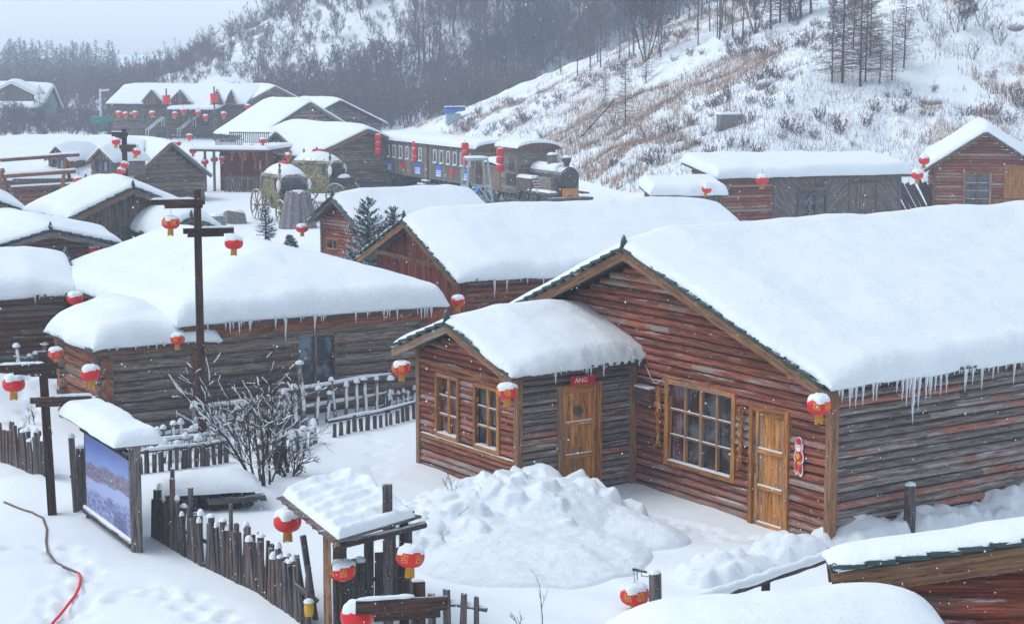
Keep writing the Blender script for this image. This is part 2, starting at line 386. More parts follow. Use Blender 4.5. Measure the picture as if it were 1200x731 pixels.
# ------------------------------------------------------------------ terrain
def seg_dist(X, Y, pts):
    """signed distance to polyline, positive on its right side (hill side)"""
    best = np.full(X.shape, 1e9); sg = np.zeros(X.shape)
    for (ax, ay), (bx, by) in zip(pts[:-1], pts[1:]):
        dx, dy = bx - ax, by - ay; L2 = dx * dx + dy * dy
        t = np.clip(((X - ax) * dx + (Y - ay) * dy) / L2, 0, 1)
        qx = X - ax - t * dx; qy = Y - ay - t * dy; d = np.hypot(qx, qy)
        cr = dx * (Y - ay) - dy * (X - ax)
        up = d < best; best = np.where(up, d, best); sg = np.where(up, np.sign(cr), sg)
    return best * sg
TOE = [(60, 96), (24.5, 97), (19, 97.5), (12.5, 93), (6.8, 95), (3.8, 103), (0, 120), (-7.5, 160), (-13.5, 198)]
def terrain(X, Y):
    X = np.asarray(X, float); Y = np.asarray(Y, float)
    # TOE runs right-to-left, hill lies to its right-hand side seen from travel direction -> negative cross
    d = seg_dist(X, Y, TOE) * -1
    d = np.where(Y > 198, np.maximum(d, 0) * 0 + (X + 13.5), d)
    dp = np.maximum(d, 0)
    z1 = .42 * dp * sstep(0, 5, dp)
    fade = 1 - sstep(182, 206, Y + .25 * X)
    z1 = np.minimum(z1, 34 + 0 * z1) * fade
    # far slope behind the spur
    hx = np.clip((X + 58 + (Y - 290) * -.05) * .62, 0, 60)
    z2 = hx * sstep(205, 300, Y) * (1 + .15 * vn(X * .03, Y * .03, 5)) + 0 * X
    z = np.maximum(z1, z2)
    k = sstep(0, 3, z)
    z = z + k * (fbm(X * .16, Y * .16, 4, 3) * 1.1 + fbm(X * .9, Y * .9, 3, 8) * .22)
    near = 1 - sstep(120, 300, Y)
    z = z + near * (1 - k) * (fbm(X * .22, Y * .22, 3, 1) * .14 + fbm(X * 1.3, Y * 1.3, 3, 2) * .035)
    # shovelled snow banks and drifts in the village
    def bump(cx, cy, rx, ry, h, a=0.0):
        ca, sa = math.cos(a), math.sin(a); u = ((X - cx) * ca + (Y - cy) * sa) / rx; v = (-(X - cx) * sa + (Y - cy) * ca) / ry
        return h * np.exp(-(u * u + v * v))
    z = z + bump(-12.6, 42.0, 3.4, 1.2, .75, .4) + bump(-8.8, 33.8, 1.3, .9, .22) + bump(-9.5, 28, 3, 2, .25)
    z = z + bump(-2.5, 62, 5, 3, .4) + bump(5, 70, 9, 5, .8) + bump(-11, 74, 4, 3, .4) + bump(3.5, 84, 6, 5, .7)
    z = z + bump(19.8, 86, 1.6, 3, .5)
    z = z + bump(-6.3, 33.6, 1.2, 1.2, .18) + bump(-3.4, 29.6, 1.2, .8, .2, -.7)
    z = z - bump(1.3, 33.2, 2.6, .55, .10, -.95)
    # trodden furrows in the yard
    yard = np.exp(-(((X - .9) / 2.2) ** 2 + ((Y - 27.6) / 2.4) ** 2))
    z = z + yard * .035 * np.sin((X * .62 + Y * .8) * 5.2 + 1.5 * vn(X * .7, Y * .7, 4))
    return z
def tz(x, y): return float(terrain(np.array([x]), np.array([y]))[0])
def on(px, py, dz=0.0):
    """ground point seen at photo pixel, terrain included (marching)"""
    p = G(px, py, 0)
    for _ in range(4): p = G(px, py, tz(p.x, p.y))
    p.z += dz; return p
_ys = np.concatenate([np.linspace(-80, 12, 14), np.arange(14, 23, .2), np.arange(23, 46, .095), np.arange(46, 50, .2), np.arange(50, 110, .32), np.arange(110, 215, .6), np.linspace(216, 400, 110), np.geomspace(405, 4000, 30)])
_t = np.concatenate([np.linspace(-2.2, -.43, 16)[:-1], np.linspace(-.43, .43, 430), np.linspace(.43, 2.2, 16)[1:]])
_YY, _TT = np.meshgrid(_ys, _t, indexing='ij'); _XX = _TT * (np.maximum(_YY, 0) * .85 + 22 + np.maximum(-_YY, 0))
_ZZ = terrain(_XX, _YY)
# footprints and trodden lanes pressed into the snow
_fr = np.random.RandomState(4)
def _lane(pts, n, w, depth, rough):
    global _ZZ
    P = [on(*p) for p in pts]; P = np.array([(p.x, p.y) for p in P]); seg = np.hypot(*(P[1:] - P[:-1]).T); cum = np.concatenate([[0], np.cumsum(seg)])
    sel = (_YY > P[:, 1].min() - 2) & (_YY < P[:, 1].max() + 2) & (_XX > P[:, 0].min() - 2) & (_XX < P[:, 0].max() + 2)
    X, Y = _XX[sel], _YY[sel]; dd = np.full(X.shape, 1e9)
    for a, b in zip(P[:-1], P[1:]):
        v_ = b - a; t = np.clip(((X - a[0]) * v_[0] + (Y - a[1]) * v_[1]) / (v_ @ v_), 0, 1); dd = np.minimum(dd, np.hypot(X - a[0] - t * v_[0], Y - a[1] - t * v_[1]))
    wgt = np.exp(-(dd / w) ** 2); dz = -rough * .8 * wgt + wgt * rough * fbm(X * 3.2, Y * 3.2, 3, 12) * 1.6
    for i in range(n):
        f = cum[-1] * (i + .5) / n; k = min(np.searchsorted(cum, f) - 1, len(seg) - 1); q = P[k] + (P[k + 1] - P[k]) * (f - cum[k]) / seg[k]; d_ = (P[k + 1] - P[k]) / seg[k]
        o_ = np.array([-d_[1], d_[0]]) * ((.13 if i % 2 else -.13) + _fr.uniform(-.10, .10)); q = q + o_
        a_ = (X - q[0]) * d_[0] + (Y - q[1]) * d_[1]; b_ = -(X - q[0]) * d_[1] + (Y - q[1]) * d_[0]
        e = (a_ / .17) ** 2 + (b_ / .10) ** 2; dz += np.where(e < 5, -depth * np.exp(-e ** 1.5) + depth * .3 * np.exp(-(np.sqrt(e) - 1.7) ** 2 * 4), 0)
    Z = _ZZ[sel] + dz; _ZZ[sel] = Z
_lane([(20, 760), (110, 700), (190, 690), (250, 720), (330, 780)], 26, .35, .07, .05)
_lane([(-10, 640), (60, 640), (100, 668), (40, 740)], 24, .35, .06, .05)
_lane([(690, 585), (740, 600), (830, 625), (905, 634)], 22, .42, .085, .045)
_lane([(420, 600), (440, 560), (450, 520), (420, 500)], 12, .22, .06, .03)
_lane([(15, 520), (40, 470), (100, 455)], 16, .5, .07, .07)
ground = grid_obj('snowy_ground', _XX, _YY, _ZZ, M['hill'], kind='structure')
_st = (sstep(.8, 3.0, _ZZ) * (_YY > 80)).astype(np.float32)
_at = ground.data.attributes.new('steep', 'FLOAT', 'POINT'); _at.data.foreach_set('value', _st.ravel())
# ------------------------------------------------------------------ house kit
def softmin(zs, k):
    zs = np.stack(np.broadcast_arrays(*zs)); m = zs.min(0)
    return m - k * np.log(np.exp(-(zs - m) / k).sum(0))
class House:
    def __init__(h, name, label, cat, pos, yaw, r0, r1, s0, s1, ze, zr, sr=None, group=None, z0=-.3,
                 og=.4, oe=.4, hip0=None, hip1=None, flat=None, snow=.4, edge=.45):
        h.r0, h.r1, h.s0, h.s1, h.ze, h.zr, h.z0 = r0, r1, s0, s1, ze, zr, z0
        h.sr = (s0 + s1) / 2 if sr is None else sr
        h.og, h.oe, h.hip0, h.hip1, h.flat, h.snowT, h.edge = og, oe, hip0, hip1, flat, snow, edge
        h.yaw = yaw; h.pos = Vector(pos)
        h.root = empty(name, pos, yaw, label, cat, group)
        h.kA = (h.zr - h.ze) / (h.sr - s0); h.kB = (h.zr - h.ze) / (s1 - h.sr)
        h.open = {k: [] for k in 'FLRB'}
    def world(h, r, s, z=0.0):
        c, sn = math.cos(h.yaw), math.sin(h.yaw)
        return Vector((h.pos.x + r * c - s * sn, h.pos.y + r * sn + s * c, h.pos.z + z))
    def planes(h, r, s):
        if h.flat is not None: return [h.ze + h.flat * (s - h.s0) + 0 * r]
        L = [h.ze + h.kA * (s - h.s0) + 0 * r, h.ze + h.kB * (h.s1 - s) + 0 * r]
        if h.hip0: L.append(h.ze + h.hip0 * (r - h.r0) + 0 * s)
        if h.hip1: L.append(h.ze + h.hip1 * (h.r1 - r) + 0 * s)
        return L
    def zroof(h, r, s): return min(float(x) for x in h.planes(r, s))
    def P(h, face, a, o, z):
        if face == 'F': return (a, h.s0 - o, z)
        if face == 'B': return (a, h.s1 + o, z)
        if face == 'L': return (h.r0 - o, a, z)
        return (h.r1 + o, a, z)
    def fbox(h, mb, face, a0, a1, o0, o1, z0, z1, **k):
        p = h.P(face, a0, o0, z0); q = h.P(face, a1, o1, z1)
        mb.box(min(p[0], q[0]), max(p[0], q[0]), min(p[1], q[1]), max(p[1], q[1]), min(p[2], q[2]), max(p[2], q[2]), **k)
    def interval(h, face, z):
        """wall extent along the wall at height z"""
        if face in 'FB':
            s = h.s0 if face == 'F' else h.s1
            lo, hi = h.r0, h.r1; f = lambda a: h.zroof(a, s)
        else:
            r = h.r0 if face == 'L' else h.r1
            lo, hi = h.s0, h.s1; f = lambda a: h.zroof(r, a)
        n = 60; ok = [lo + (hi - lo) * i / n for i in range(n + 1) if f(lo + (hi - lo) * i / n) - .10 > z]
        if len(ok) < 3: return None
        return ok[0], ok[-1]
    def wall(h, face, style, mats, lh=.135, bottom=None):
        mb = MB(); bk = MB()
        lo, hi = (h.r0, h.r1) if face in 'FB' else (h.s0, h.s1)
        ztop = max(h.zroof(h.r0 if face == 'L' else h.r1, lo + (hi - lo) * i / 40) for i in range(41)) if face in 'LR' else max(h.zroof(lo + (hi - lo) * i / 40, h.s0 if face == 'F' else h.s1) for i in range(41))
        z0 = h.z0 if bottom is None else bottom
        def cuts(i0, i1, za, zb):
            segs = [(i0, i1)]
            for (a0, a1, b0, b1) in h.open[face]:
                if zb > b0 + .01 and za < b1 - .01:
                    ns = []
                    for (p, q) in segs:
                        if a1 <= p or a0 >= q: ns.append((p, q)); continue
                        if a0 > p: ns.append((p, a0))
                        if a1 < q: ns.append((a1, q))
                    segs = ns
            return segs
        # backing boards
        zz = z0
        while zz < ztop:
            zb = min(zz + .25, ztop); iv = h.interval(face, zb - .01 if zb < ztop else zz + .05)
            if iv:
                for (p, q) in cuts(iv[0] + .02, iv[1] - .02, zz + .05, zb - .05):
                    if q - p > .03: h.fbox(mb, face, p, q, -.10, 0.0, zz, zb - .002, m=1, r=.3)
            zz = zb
        if style in ('siding', 'round'):
            k = 0; off = (lh / 2 if (style == 'round' and face in 'LR') else 0)
            zc = z0 + lh / 2 + off
            while zc < ztop:
                iv = h.interval(face, zc + lh * .3)
                if iv:
                    i0, i1 = iv
                    if style == 'round' and zc < h.ze - .1: i0 -= rr(.16, .26); i1 += rr(.16, .26)
                    for (p, q) in cuts(i0, i1, zc - lh / 2, zc + lh / 2):
                        # split into boards
                        xs = [p]
                        if style == 'siding':
                            while q - xs[-1] > 4.2 and R.random() < .8: xs.append(xs[-1] + rr(1.8, 3.8))
                        xs.append(q)
                        for a, b in zip(xs[:-1], xs[1:]):
                            if b - a < .04: continue
                            nseg = max(1, int((b - a) / .45)); pts = []
                            rad = lh / 2 * (rr(.96, 1.1)); dz = rr(-.008, .008)
                            o = rr(-.006, .006)
                            if style == 'round':
                                pts = [h.P(face, a + (b - a) * i / nseg, o + rr(-.006, .006), zc + rr(-.006, .006)) for i in range(nseg + 1)]
                                mb.tube(pts, [rad * rr(.96, 1.04) for _ in pts], 10, 0, caps=True, mcap=2)
                            else:
                                # half round bark slab
                                prof = [(-.25, -.86), (.45, -.86), (.86, -.52), (.95, .0), (.70, .48), (.15, .86), (-.25, .92)]
                                V = []; Fs = []; uvs = []; ou, ov = rr(0, 50), rr(0, 50)
                                for i in range(nseg + 1):
                                    aa = a + (b - a) * i / nseg; e = rr(.82, 1.1); dzz = rr(-.006, .006)
                                    for (po, pz) in prof: V.append(h.P(face, aa, po * lh * .50 * e, zc + dz + dzz * (po > 0) + pz * lh * .475))
                                n = len(prof)
                                for i in range(nseg):
                                    for j in range(n - 1):
                                        f = (i * n + j, (i + 1) * n + j, (i + 1) * n + j + 1, i * n + j + 1)
                                        if face in 'BL': f = f[::-1]
                                        Fs.append(f)
                                        ua, ub = ou + a + (b - a) * i / nseg, ou + a + (b - a) * (i + 1) / nseg
                                        u4 = [(ua, ov + j * lh * .3), (ub, ov + j * lh * .3), (ub, ov + (j + 1) * lh * .3), (ua, ov + (j + 1) * lh * .3)]
                                        uvs.append(u4[::-1] if face in 'BL' else u4)
                                Fs.append(tuple(range(n))); uvs.append([(ou, ov)] * n); Fs.append(tuple(nseg * n + q2 for q2 in range(n))[::-1]); uvs.append([(ou, ov)] * n)
                                mb.add(V, Fs, uvs, 0, None, False)
                zc += lh; k += 1
        elif style == 'planks':
            a = lo
            while a < hi - .03:
                w = min(rr(.11, .17), hi - a); mid = a + w / 2
                r_, s_ = (mid, h.s0 if face == 'F' else h.s1) if face in 'FB' else (h.r0 if face == 'L' else h.r1, mid)
                top = h.zroof(r_, s_) - .1
                zs = [(z0, top)]
                for (a0, a1, b0, b1) in h.open[face]:
                    if a0 < mid < a1:
                        zs = [(z0, b0), (b1, top)]
                for (za, zb) in zs:
                    if zb - za > .05: h.fbox(mb, face, a + .004, a + w - .004, 0, rr(.018, .035), za, zb, grain=2, j=.004)
                a += w
        elif style == 'diag':
            # diagonal boards in panels between posts
            n = max(1, round((hi - lo) / 2.0)); pw = (hi - lo) / n
            for i in range(n):
                a0, a1 = lo + i * pw, lo + (i + 1) * pw; sg = 1 if i % 2 else -1; hh = ztop - .1 - z0
                c = -hh
                while c < pw:
                    # board centre line a = a0 + c + t (t = 0..hh), clipped to the panel
                    t0, t1 = max(0, -c), min(hh, pw - c)
                    if t1 - t0 > .1:
                        aa, bb = a0 + c + t0, a0 + c + t1
                        za, zb = z0 + t0, z0 + t1
                        if sg < 0: aa, bb = a0 + a1 - aa, a0 + a1 - bb
                        mid_in = any(o0 < (aa + bb) / 2 < o1 and b0 < (za + zb) / 2 < b1 for (o0, o1, b0, b1) in h.open[face])
                        p0 = h.P(face, aa, .02, za); p1 = h.P(face, bb, .02, zb)
                        nrm = (0, 1, 0) if face in 'FB' else (1, 0, 0)
                        # split by openings
                        K = 14; run = None
                        for q in range(K + 1):
                            tt = (q + .5) / K if q < K else 2
                            ins = q == K
                            if q < K:
                                a_ = aa + (bb - aa) * tt; z_ = za + (zb - za) * tt
                                ins = any(o0 - .05 < a_ < o1 + .05 and b0 - .05 < z_ < b1 + .05 for (o0, o1, b0, b1) in h.open[face])
                            if not ins and run is None: run = q
                            if ins and run is not None:
                                P0 = Vector(p0).lerp(Vector(p1), run / K); P1 = Vector(p0).lerp(Vector(p1), q / K)
                                mb.beam(P0, P1, .115, rr(.02, .034), up=nrm); run = None
                    c += .175
                h.fbox(mb, face, a0 - .04, a0 + .04, .0, .06, z0, ztop - .12, grain=2)
        elif style == 'plain':
            iv = h.interval(face, z0 + .1)
            zt = min(h.zroof(h.r0 if face == 'L' else h.r1, h.s0), ztop) if face in 'LR' else ztop - .1
            h.fbox(mb, face, lo, hi, 0, .02, z0, zt, m=0)
        return mb.build('wall', mats, h.root)
    def roof(h, mat=None, bargem=None, tiles=True, barge=.16, n=16, fine=True, snowlabel=None, seed=1, gridstep=.12, tmat=None, eave_tiles=True, snowmt=None, over=.07):
        mb = MB()
        A0, A1 = h.r0 - h.og, h.r1 + h.og; B0, B1 = h.s0 - h.oe, h.s1 + h.oe
        if h.hip0: A0 = h.r0 - h.oe
        if h.hip1: A1 = h.r1 + h.oe
        xs = [A0 + (A1 - A0) * i / n for i in range(n + 1)]
        ys = sorted(set([B0 + (B1 - B0) * i / n for i in range(n + 1)] + [h.sr]))
        def slab(top, bot, m):
            V = []; nx, ny = len(xs), len(ys)
            for x in xs:
                for y in ys: V.append((x, y, h.zroof(x, y) + top))
            for x in xs:
                for y in ys: V.append((x, y, h.zroof(x, y) + bot))
            Fs = []; N = nx * ny
            for i in range(nx - 1):
                for j in range(ny - 1):
                    a = i * ny + j; Fs.append((a, a + ny, a + ny + 1, a + 1)); Fs.append((N + a, N + a + 1, N + a + ny + 1, N + a + ny))
            for i in range(nx - 1):
                for j, fl in ((0, 0), (ny - 1, 1)):
                    a = i * ny + j; f = (a, N + a, N + a + ny, a + ny); Fs.append(f[::-1] if fl else f)
            for j in range(ny - 1):
                for i, fl in ((0, 1), (nx - 1, 0)):
                    a = i * ny + j; f = (a, N + a, N + a + 1, a + 1); Fs.append(f[::-1] if fl else f)
            mb.add(V, Fs, None, m, .5)
        slab(0, -.055, 1)
        tm = tmat or M['tile']
        # tile edge: rows of round tile ends at the eaves, stepped courses on the rakes
        if tiles:
            st = .17
            if eave_tiles:
                for (yy, fl) in ((B0, -1), (B1, 1)):
                    a = A0 + .05
                    while a < A1:
                        z = h.zroof(a, yy) + .03
                        mb.tube([(a, yy - fl * .35, h.zroof(a, yy - fl * .35) + .03), (a, yy + fl * .03, z)], .042, 7, m=0, caps=True, r=.5); a += st
            if not h.hip0 or not h.hip1:
                for (xx, fl, hp) in ((A0, -1, h.hip0), (A1, 1, h.hip1)):
                    if hp or h.flat is not None: continue
                    for (ya, yb) in ((B0, h.sr), (B1, h.sr)):
                        L = abs(yb - ya); k = max(2, int(L / .30))
                        for i in range(k):
                            p = ya + (yb - ya) * i / k; q = ya + (yb - ya) * (i + 1.12) / k
                            zp, zq = h.zroof(xx, p) + .062, h.zroof(xx, min(max(q, min(ya, yb)), max(ya, yb))) + .028
                            mb.beam((xx, p, zp), (xx, q, zq), .15, .05, m=0, r=.5)
                    mb.lathe([(0, -.02), (.07, 0), (.06, .10), (.03, .2), (0, .24)], 8, (xx, h.sr, h.zr + .05), m=0)
        rf = mb.build('roof', [tm, mat or M['slab']], h.root)
        # bargeboards
        if bargem and h.flat is None:
            for (xx, hp) in ((A0, h.hip0), (A1, h.hip1)):
                if hp: continue
                bb = MB()
                for (ya, yb) in ((B0, h.sr), (B1, h.sr)):
                    bb.beam((xx, ya, h.zroof(xx, ya) - barge / 2 - .02), (xx, yb, h.zroof(xx, yb) - barge / 2 - .02), .045, barge, j=.004)
                bb.build('bargeboard', bargem, h.root)
        # snow cover
        def lines(a0, a1, step):
            e = h.edge; mid = np.arange(a0 + e, a1 - e, step)
            th = np.linspace(0, math.pi / 2, 9)[:-1]
            lo = a0 + e * (1 - np.cos(th)); hi = a1 - e * (1 - np.cos(th))
            return np.concatenate([lo, mid, hi[::-1]])
        o = over
        a0, a1, b0, b1 = A0 - o * .6, A1 + o * .6, B0 - o, B1 + o
        LX, LY = lines(a0, a1, gridstep), lines(b0, b1, gridstep)
        X, Y = np.meshgrid(LX, LY, indexing='ij')
        ex = np.minimum(X - a0, a1 - X); ey = np.minimum(Y - b0, b1 - Y)
        def prof(d, e): return np.sqrt(np.clip(1 - (1 - np.clip(d / e, 0, 1)) ** 2, 0, 1))
        hipd = bool(h.hip0)
        f = (prof(ex, h.edge) if (hipd or h.flat is not None) else .30 * prof(ex, .16) + .70 * np.clip(ex / 1.1, 0, 1) ** .8) * prof(ey, h.edge)
        Zr = softmin(h.planes(X, Y), .05) if h.flat is None else h.planes(X, Y)[0]
        Zr2 = np.minimum(Zr, np.min(np.stack(np.broadcast_arrays(*h.planes(X, Y))), 0))
        wx, wy = h.pos.x + X, h.pos.y + Y
        T = h.snowT * (1 + .34 * vn(wx * .35, wy * .35, seed) + .24 * vn(wx * .9, wy * .9, seed + 5) + .10 * vn(wx * 2.3, wy * 2.3, seed + 6))
        Z = Zr2 + .05 + T * f + f * .02 * vn(wx * 4, wy * 4, seed + 9)
        near = np.clip(1 - np.minimum(ex, ey) / .5, 0, 1)
        X2 = X + near * .07 * vn(wx * 1.3, wy * 1.3, seed + 11) * (ex < ey) + near * (ex < .5) * .05 * vn(wy * 3, wy, seed + 13)
        Y2 = Y + near * (ey < .5) * (.14 * vn(wx * 1.1, wx * .2, seed + 12) + .07 * vn(wx * 4, wx * .2, seed + 14) + .035 * vn(wx * 11, Z * 9, seed + 15))
        # closing rings: under the lip, then back in under the snow
        def ring(A, q):
            A = np.vstack([A[:1], A, A[-1:]]); return np.hstack([A[:, :1], A, A[:, -1:]])
        Xr, Yr, Zrr = ring(X2, 0), ring(Y2, 0), ring(Z, 0)
        cxm, cym = (a0 + a1) / 2, (b0 + b1) / 2
        msk = np.zeros(Xr.shape, bool); msk[0, :] = msk[-1, :] = True; msk[:, 0] = msk[:, -1] = True
        Xr = np.where(msk, Xr + np.sign(cxm - Xr) * .12 * (np.minimum(np.abs(Xr - a0), np.abs(a1 - Xr)) < .3), Xr)
        Yr = np.where(msk, Yr + np.sign(cym - Yr) * .12 * (np.minimum(np.abs(Yr - b0), np.abs(b1 - Yr)) < .3), Yr)
        Zrr = np.where(msk, Zrr - .06, Zrr)
        sc = grid_obj('snow_cover', Xr, Yr, Zrr, snowmt or M['snow'], rf)
        h.rf = rf; h.ext = (A0, A1, B0, B1)
        return rf
    def icicles(h, n, a0, a1, face='F', lmin=.08, lmax=.35, big=()):
        A0, A1, B0, B1 = h.ext
        L = [(rr(a0, a1), lmin + (lmax - lmin) * R.random() ** 2.2) for _ in range(n)] + list(big)
        for a, ln in L:
            o = bpy.data.objects.new('icicle', ICE[R.randrange(3)]); COL.objects.link(o); par(o, h.rf)
            if face == 'F': r_, s_ = a, B0 - .03
            elif face == 'L': r_, s_ = A0 - .02, a
            elif face == 'R': r_, s_ = A1 + .02, a
            o.location = (r_, s_, h.zroof(r_, s_) + .04); w = .8 + ln * 2.0
            o.scale = (w, w, ln); o.rotation_euler = (0, 0, rr(0, 6))
    def window(h, face, a0, a1, z0, z1, cols, rows, fm=None, gm=None, fw=.09, curtain=(), sill=True, label=None, thin=.035):
        fm = fm or M['trim']; gm = gm or M['glass']
        h.open[face].append((a0, a1, z0, z1))
        def later():
            mb = MB()
            for (p, q, zz0, zz1) in ((a0 - fw, a0, z0 - fw, z1 + fw), (a1, a1 + fw, z0 - fw, z1 + fw)):
                h.fbox(mb, face, p, q, -.06, .085, zz0, zz1, grain=2, j=.003)
            h.fbox(mb, face, a0, a1, -.06, .083, z1, z1 + fw, j=.003); h.fbox(mb, face, a0, a1, -.06, .088, z0 - fw, z0, j=.003)
            w = mb.build('window', fm, h.root); setp(w, label)
            sb = MB()
            for i in range(1, cols):
                x = a0 + (a1 - a0) * i / cols; t = thin * (1.6 if (cols % 2 == 0 and i == cols // 2) else 1)
                h.fbox(sb, face, x - t / 2 - .008, x + t / 2 + .008, -.03, .035, z0, z1, grain=2)
            for i in range(1, rows):
                z = z0 + (z1 - z0) * i / rows; h.fbox(sb, face, a0, a1, -.028, .028, z - .018, z + .018)
            sb.build('glazing_bars', fm, w)
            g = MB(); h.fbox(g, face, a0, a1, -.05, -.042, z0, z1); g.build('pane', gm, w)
            if sill:
                s = MB(); h.fbox(s, face, a0 + .02, a1 - .02, -.03, .09, z0, z0 + .022); s.build('snow_on_sill', M['snow'], w)
                for i in range(1, rows):
                    s = MB(); z = z0 + (z1 - z0) * i / rows + .018; h.fbox(s, face, a0 + .02, a1 - .02, .0, .035, z, z + .012); s.build('snow_on_bar', M['snow'], w)
            bk = MB(); h.fbox(bk, face, a0 - .02, a1 + .02, -.13, -.10, z0 - .02, z1 + .02); bk.build('backing_board', M['dark'], w)
        return later
    def door(h, face, a0, a1, z0, z1, mat=None, fm=None, glazed=False, panels=3, fw=.09, rails=True):
        mat = mat or M['door']; fm = fm or M['trim']
        h.open[face].append((a0, a1, z0 - .3, z1))
        def later():
            fr = MB()
            for (p, q) in ((a0 - fw, a0), (a1, a1 + fw)): h.fbox(fr, face, p, q, -.05, .10, z0 - .2, z1 + fw, grain=2, j=.004)
            h.fbox(fr, face, a0, a1, -.05, .095, z1, z1 + fw, j=.004)
            f = fr.build('door_frame', fm, h.root)
            d = MB(); n = max(3, int((a1 - a0) / .17)); w = (a1 - a0 - .02) / n
            for i in range(n):
                h.fbox(d, face, a0 + .01 + i * w + .003, a0 + .01 + (i + 1) * w - .003, -.03, .01, z0 - .2, z1 - .01, grain=2)
            for p in (a0 + .01, a1 - .09): h.fbox(d, face, p, p + .08, .01, .04, z0 - .2, z1 - .01, grain=2)
            zs = [z0 + .02 + (z1 - z0 - .1) * i / panels for i in range(panels + 1)]
            for z in zs: h.fbox(d, face, a0 + .09, a1 - .09, .01, .045, z, z + .075)
            dd = d.build('door', mat, h.root)
            if rails:
                for z in zs[:-1]: s = MB(); h.fbox(s, face, a0 + .10, a1 - .10, .012, .046, z + .075, z + .095); s.build('snow_on_rail', M['snow'], dd)
            hd = MB(); p = h.P(face, a1 - .05, .06, z0 + .95); q = h.P(face, a1 - .05, .06, z0 + 1.1)
            hd.tube([h.P(face, a1 - .05, .04, z0 + .93), p, q, h.P(face, a1 - .05, .04, z0 + 1.12)], .009, 6)
            hd.build('handle', M['iron'], dd)
            return f, dd
        return later
    def posts(h, faces_pts, mat, w=.11):
        for (r, s) in faces_pts:
            mb = MB(); mb.box(r - w / 2, r + w / 2, s - w / 2, s + w / 2, h.z0, h.zroof(min(max(r, h.r0), h.r1), min(max(s, h.s0), h.s1)) - .1, grain=2, j=.004)
            mb.build('corner_post', mat, h.root)
def ice_mesh(seed):
    mb = MB(); pts = []; rad = []
    for i in range(7):
        t = i / 6; pts.append((rr(-.004, .004), rr(-.004, .004), -t)); rad.append(max(.0015, .021 * (1 - t) ** .8 * rr(.85, 1.12)))
    mb.tube(pts, rad, 7, caps=False); o = mb.build('icicle', M['ice']); me = o.data; bpy.data.objects.remove(o); return me
ICE = [ice_mesh(i) for i in range(3)]

def uv_(th): return Vector((math.cos(th), math.sin(th), 0)), Vector((-math.sin(th), math.cos(th), 0))
def flat0(p): return Vector((p.x, p.y, 0))
def hit(h, face, px, py):
    """(along, z) of a photo pixel on the plane of a wall"""
    u, v = uv_(h.yaw)
    n = v if face in 'FB' else u
    q = h.world(h.r0 if face in 'LF' and face != 'F' else (h.r1 if face == 'R' else 0), h.s0 if face == 'F' else (h.s1 if face == 'B' else 0))
    d = ray(px, py); o = Vector((0, 0, H)); t = (q - o).dot(n) / d.dot(n); P = o + d * t
    rel = P - h.pos
    return (rel.dot(u) if face in 'FB' else rel.dot(v)), P.z - h.pos.z
# ------------------------------------------------------------------ MAIN CABIN (front right)
YAW = math.atan2(.5595, .8288)
C0 = G(972, 634)
mc = House('log_cabin', 'large red-brown log cabin at front right, thick snow roof, orange framed window and narrow door', 'cabin',
           C0, YAW, 0, 11.5, 0, 9.0, 2.76, 4.42, sr=4.98, og=.5, oe=.35, snow=.38, edge=.26, z0=-.35)
lat = [mc.window('L', 2.42, 4.18, .62, 2.03, 4, 3, label='orange wooden window with twelve panes and snow along its bars'),
       mc.door('L', 1.04, 1.85, -.12, 1.92, panels=3)]
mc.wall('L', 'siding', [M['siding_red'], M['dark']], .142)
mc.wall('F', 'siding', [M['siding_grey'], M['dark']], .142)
mc.wall('R', 'siding', [M['siding_grey'], M['siding_grey']], .135); mc.wall('B', 'siding', [M['siding_grey'], M['siding_grey']], .135)
_w = lat[0](); mcdoor = lat[1]()
for _z0, _z1 in ((.62, 1.06), (1.10, 1.53), (1.57, 2.03)):
    mb = MB()
    for _k in range(9): mc.fbox(mb, 'L', 3.76 + _k * .045, 3.80 + _k * .045, -.042, -.036 + .006 * (_k % 2), _z0 + .02, _z1 - .02)
    mb.build('curtain', M['curtain_glass'], [c for c in kids(mc.root) if c.name.startswith('window')][0])
mc.posts([(-.03, -.03)], M['board'], .15); mc.posts([(-.02, 9.02), (11.52, -.02)], M['board'], .12)
mc.roof(bargem=M['board'], barge=.17, gridstep=.09, seed=2)
mc.icicles(97, -.3, 9.2, 'F', .07, .42, big=[(1.45, .80), (1.58, .6), (1.2, .40), (1.3, .5), (3.1, .4), (.3, .38), (1.75, .45), (2.1, .4)])
# cable and small boards on the gable wall
for (s0_, z_) in ((4.62, 2.25), (8.9, 2.7)):
    mb = MB(); mb.tube([(-.06, s0_ + .5 - i * .1, z_ + .12 * math.sin(i * .9) - .03 * i + 0) for i in range(9)], .007, 5)
    mb.build('cable', M['lamp_white'], mc.root)
mb = MB(); mb.box(-.17, -.05, 4.62, 5.02, 1.55, 1.86, grain=1); wb = mb.build('meter_box', M['plank_brown'], mc.root)
mb = MB(); mb.box(-.19, -.045, 4.60, 5.04, 1.863, 1.90); mb.build('snow_cover', M['snow'], wb)
def corn(s, z0, z1):
    mb = MB()
    for i in range(16):
        z = z0 + (z1 - z0) * i / 15
        for k in range(3):
            a = rr(0, 6.28); mb.beam((-.12 + rr(-.02, .02), s + rr(-.04, .04), z), (-.125 + rr(-.03, .02), s + math.cos(a) * .05, z - rr(.08, .15)), .03, .014)
    mb.tube([(-.07, s, z1), (-.07, s, z0)], .008, 5)
    return mb
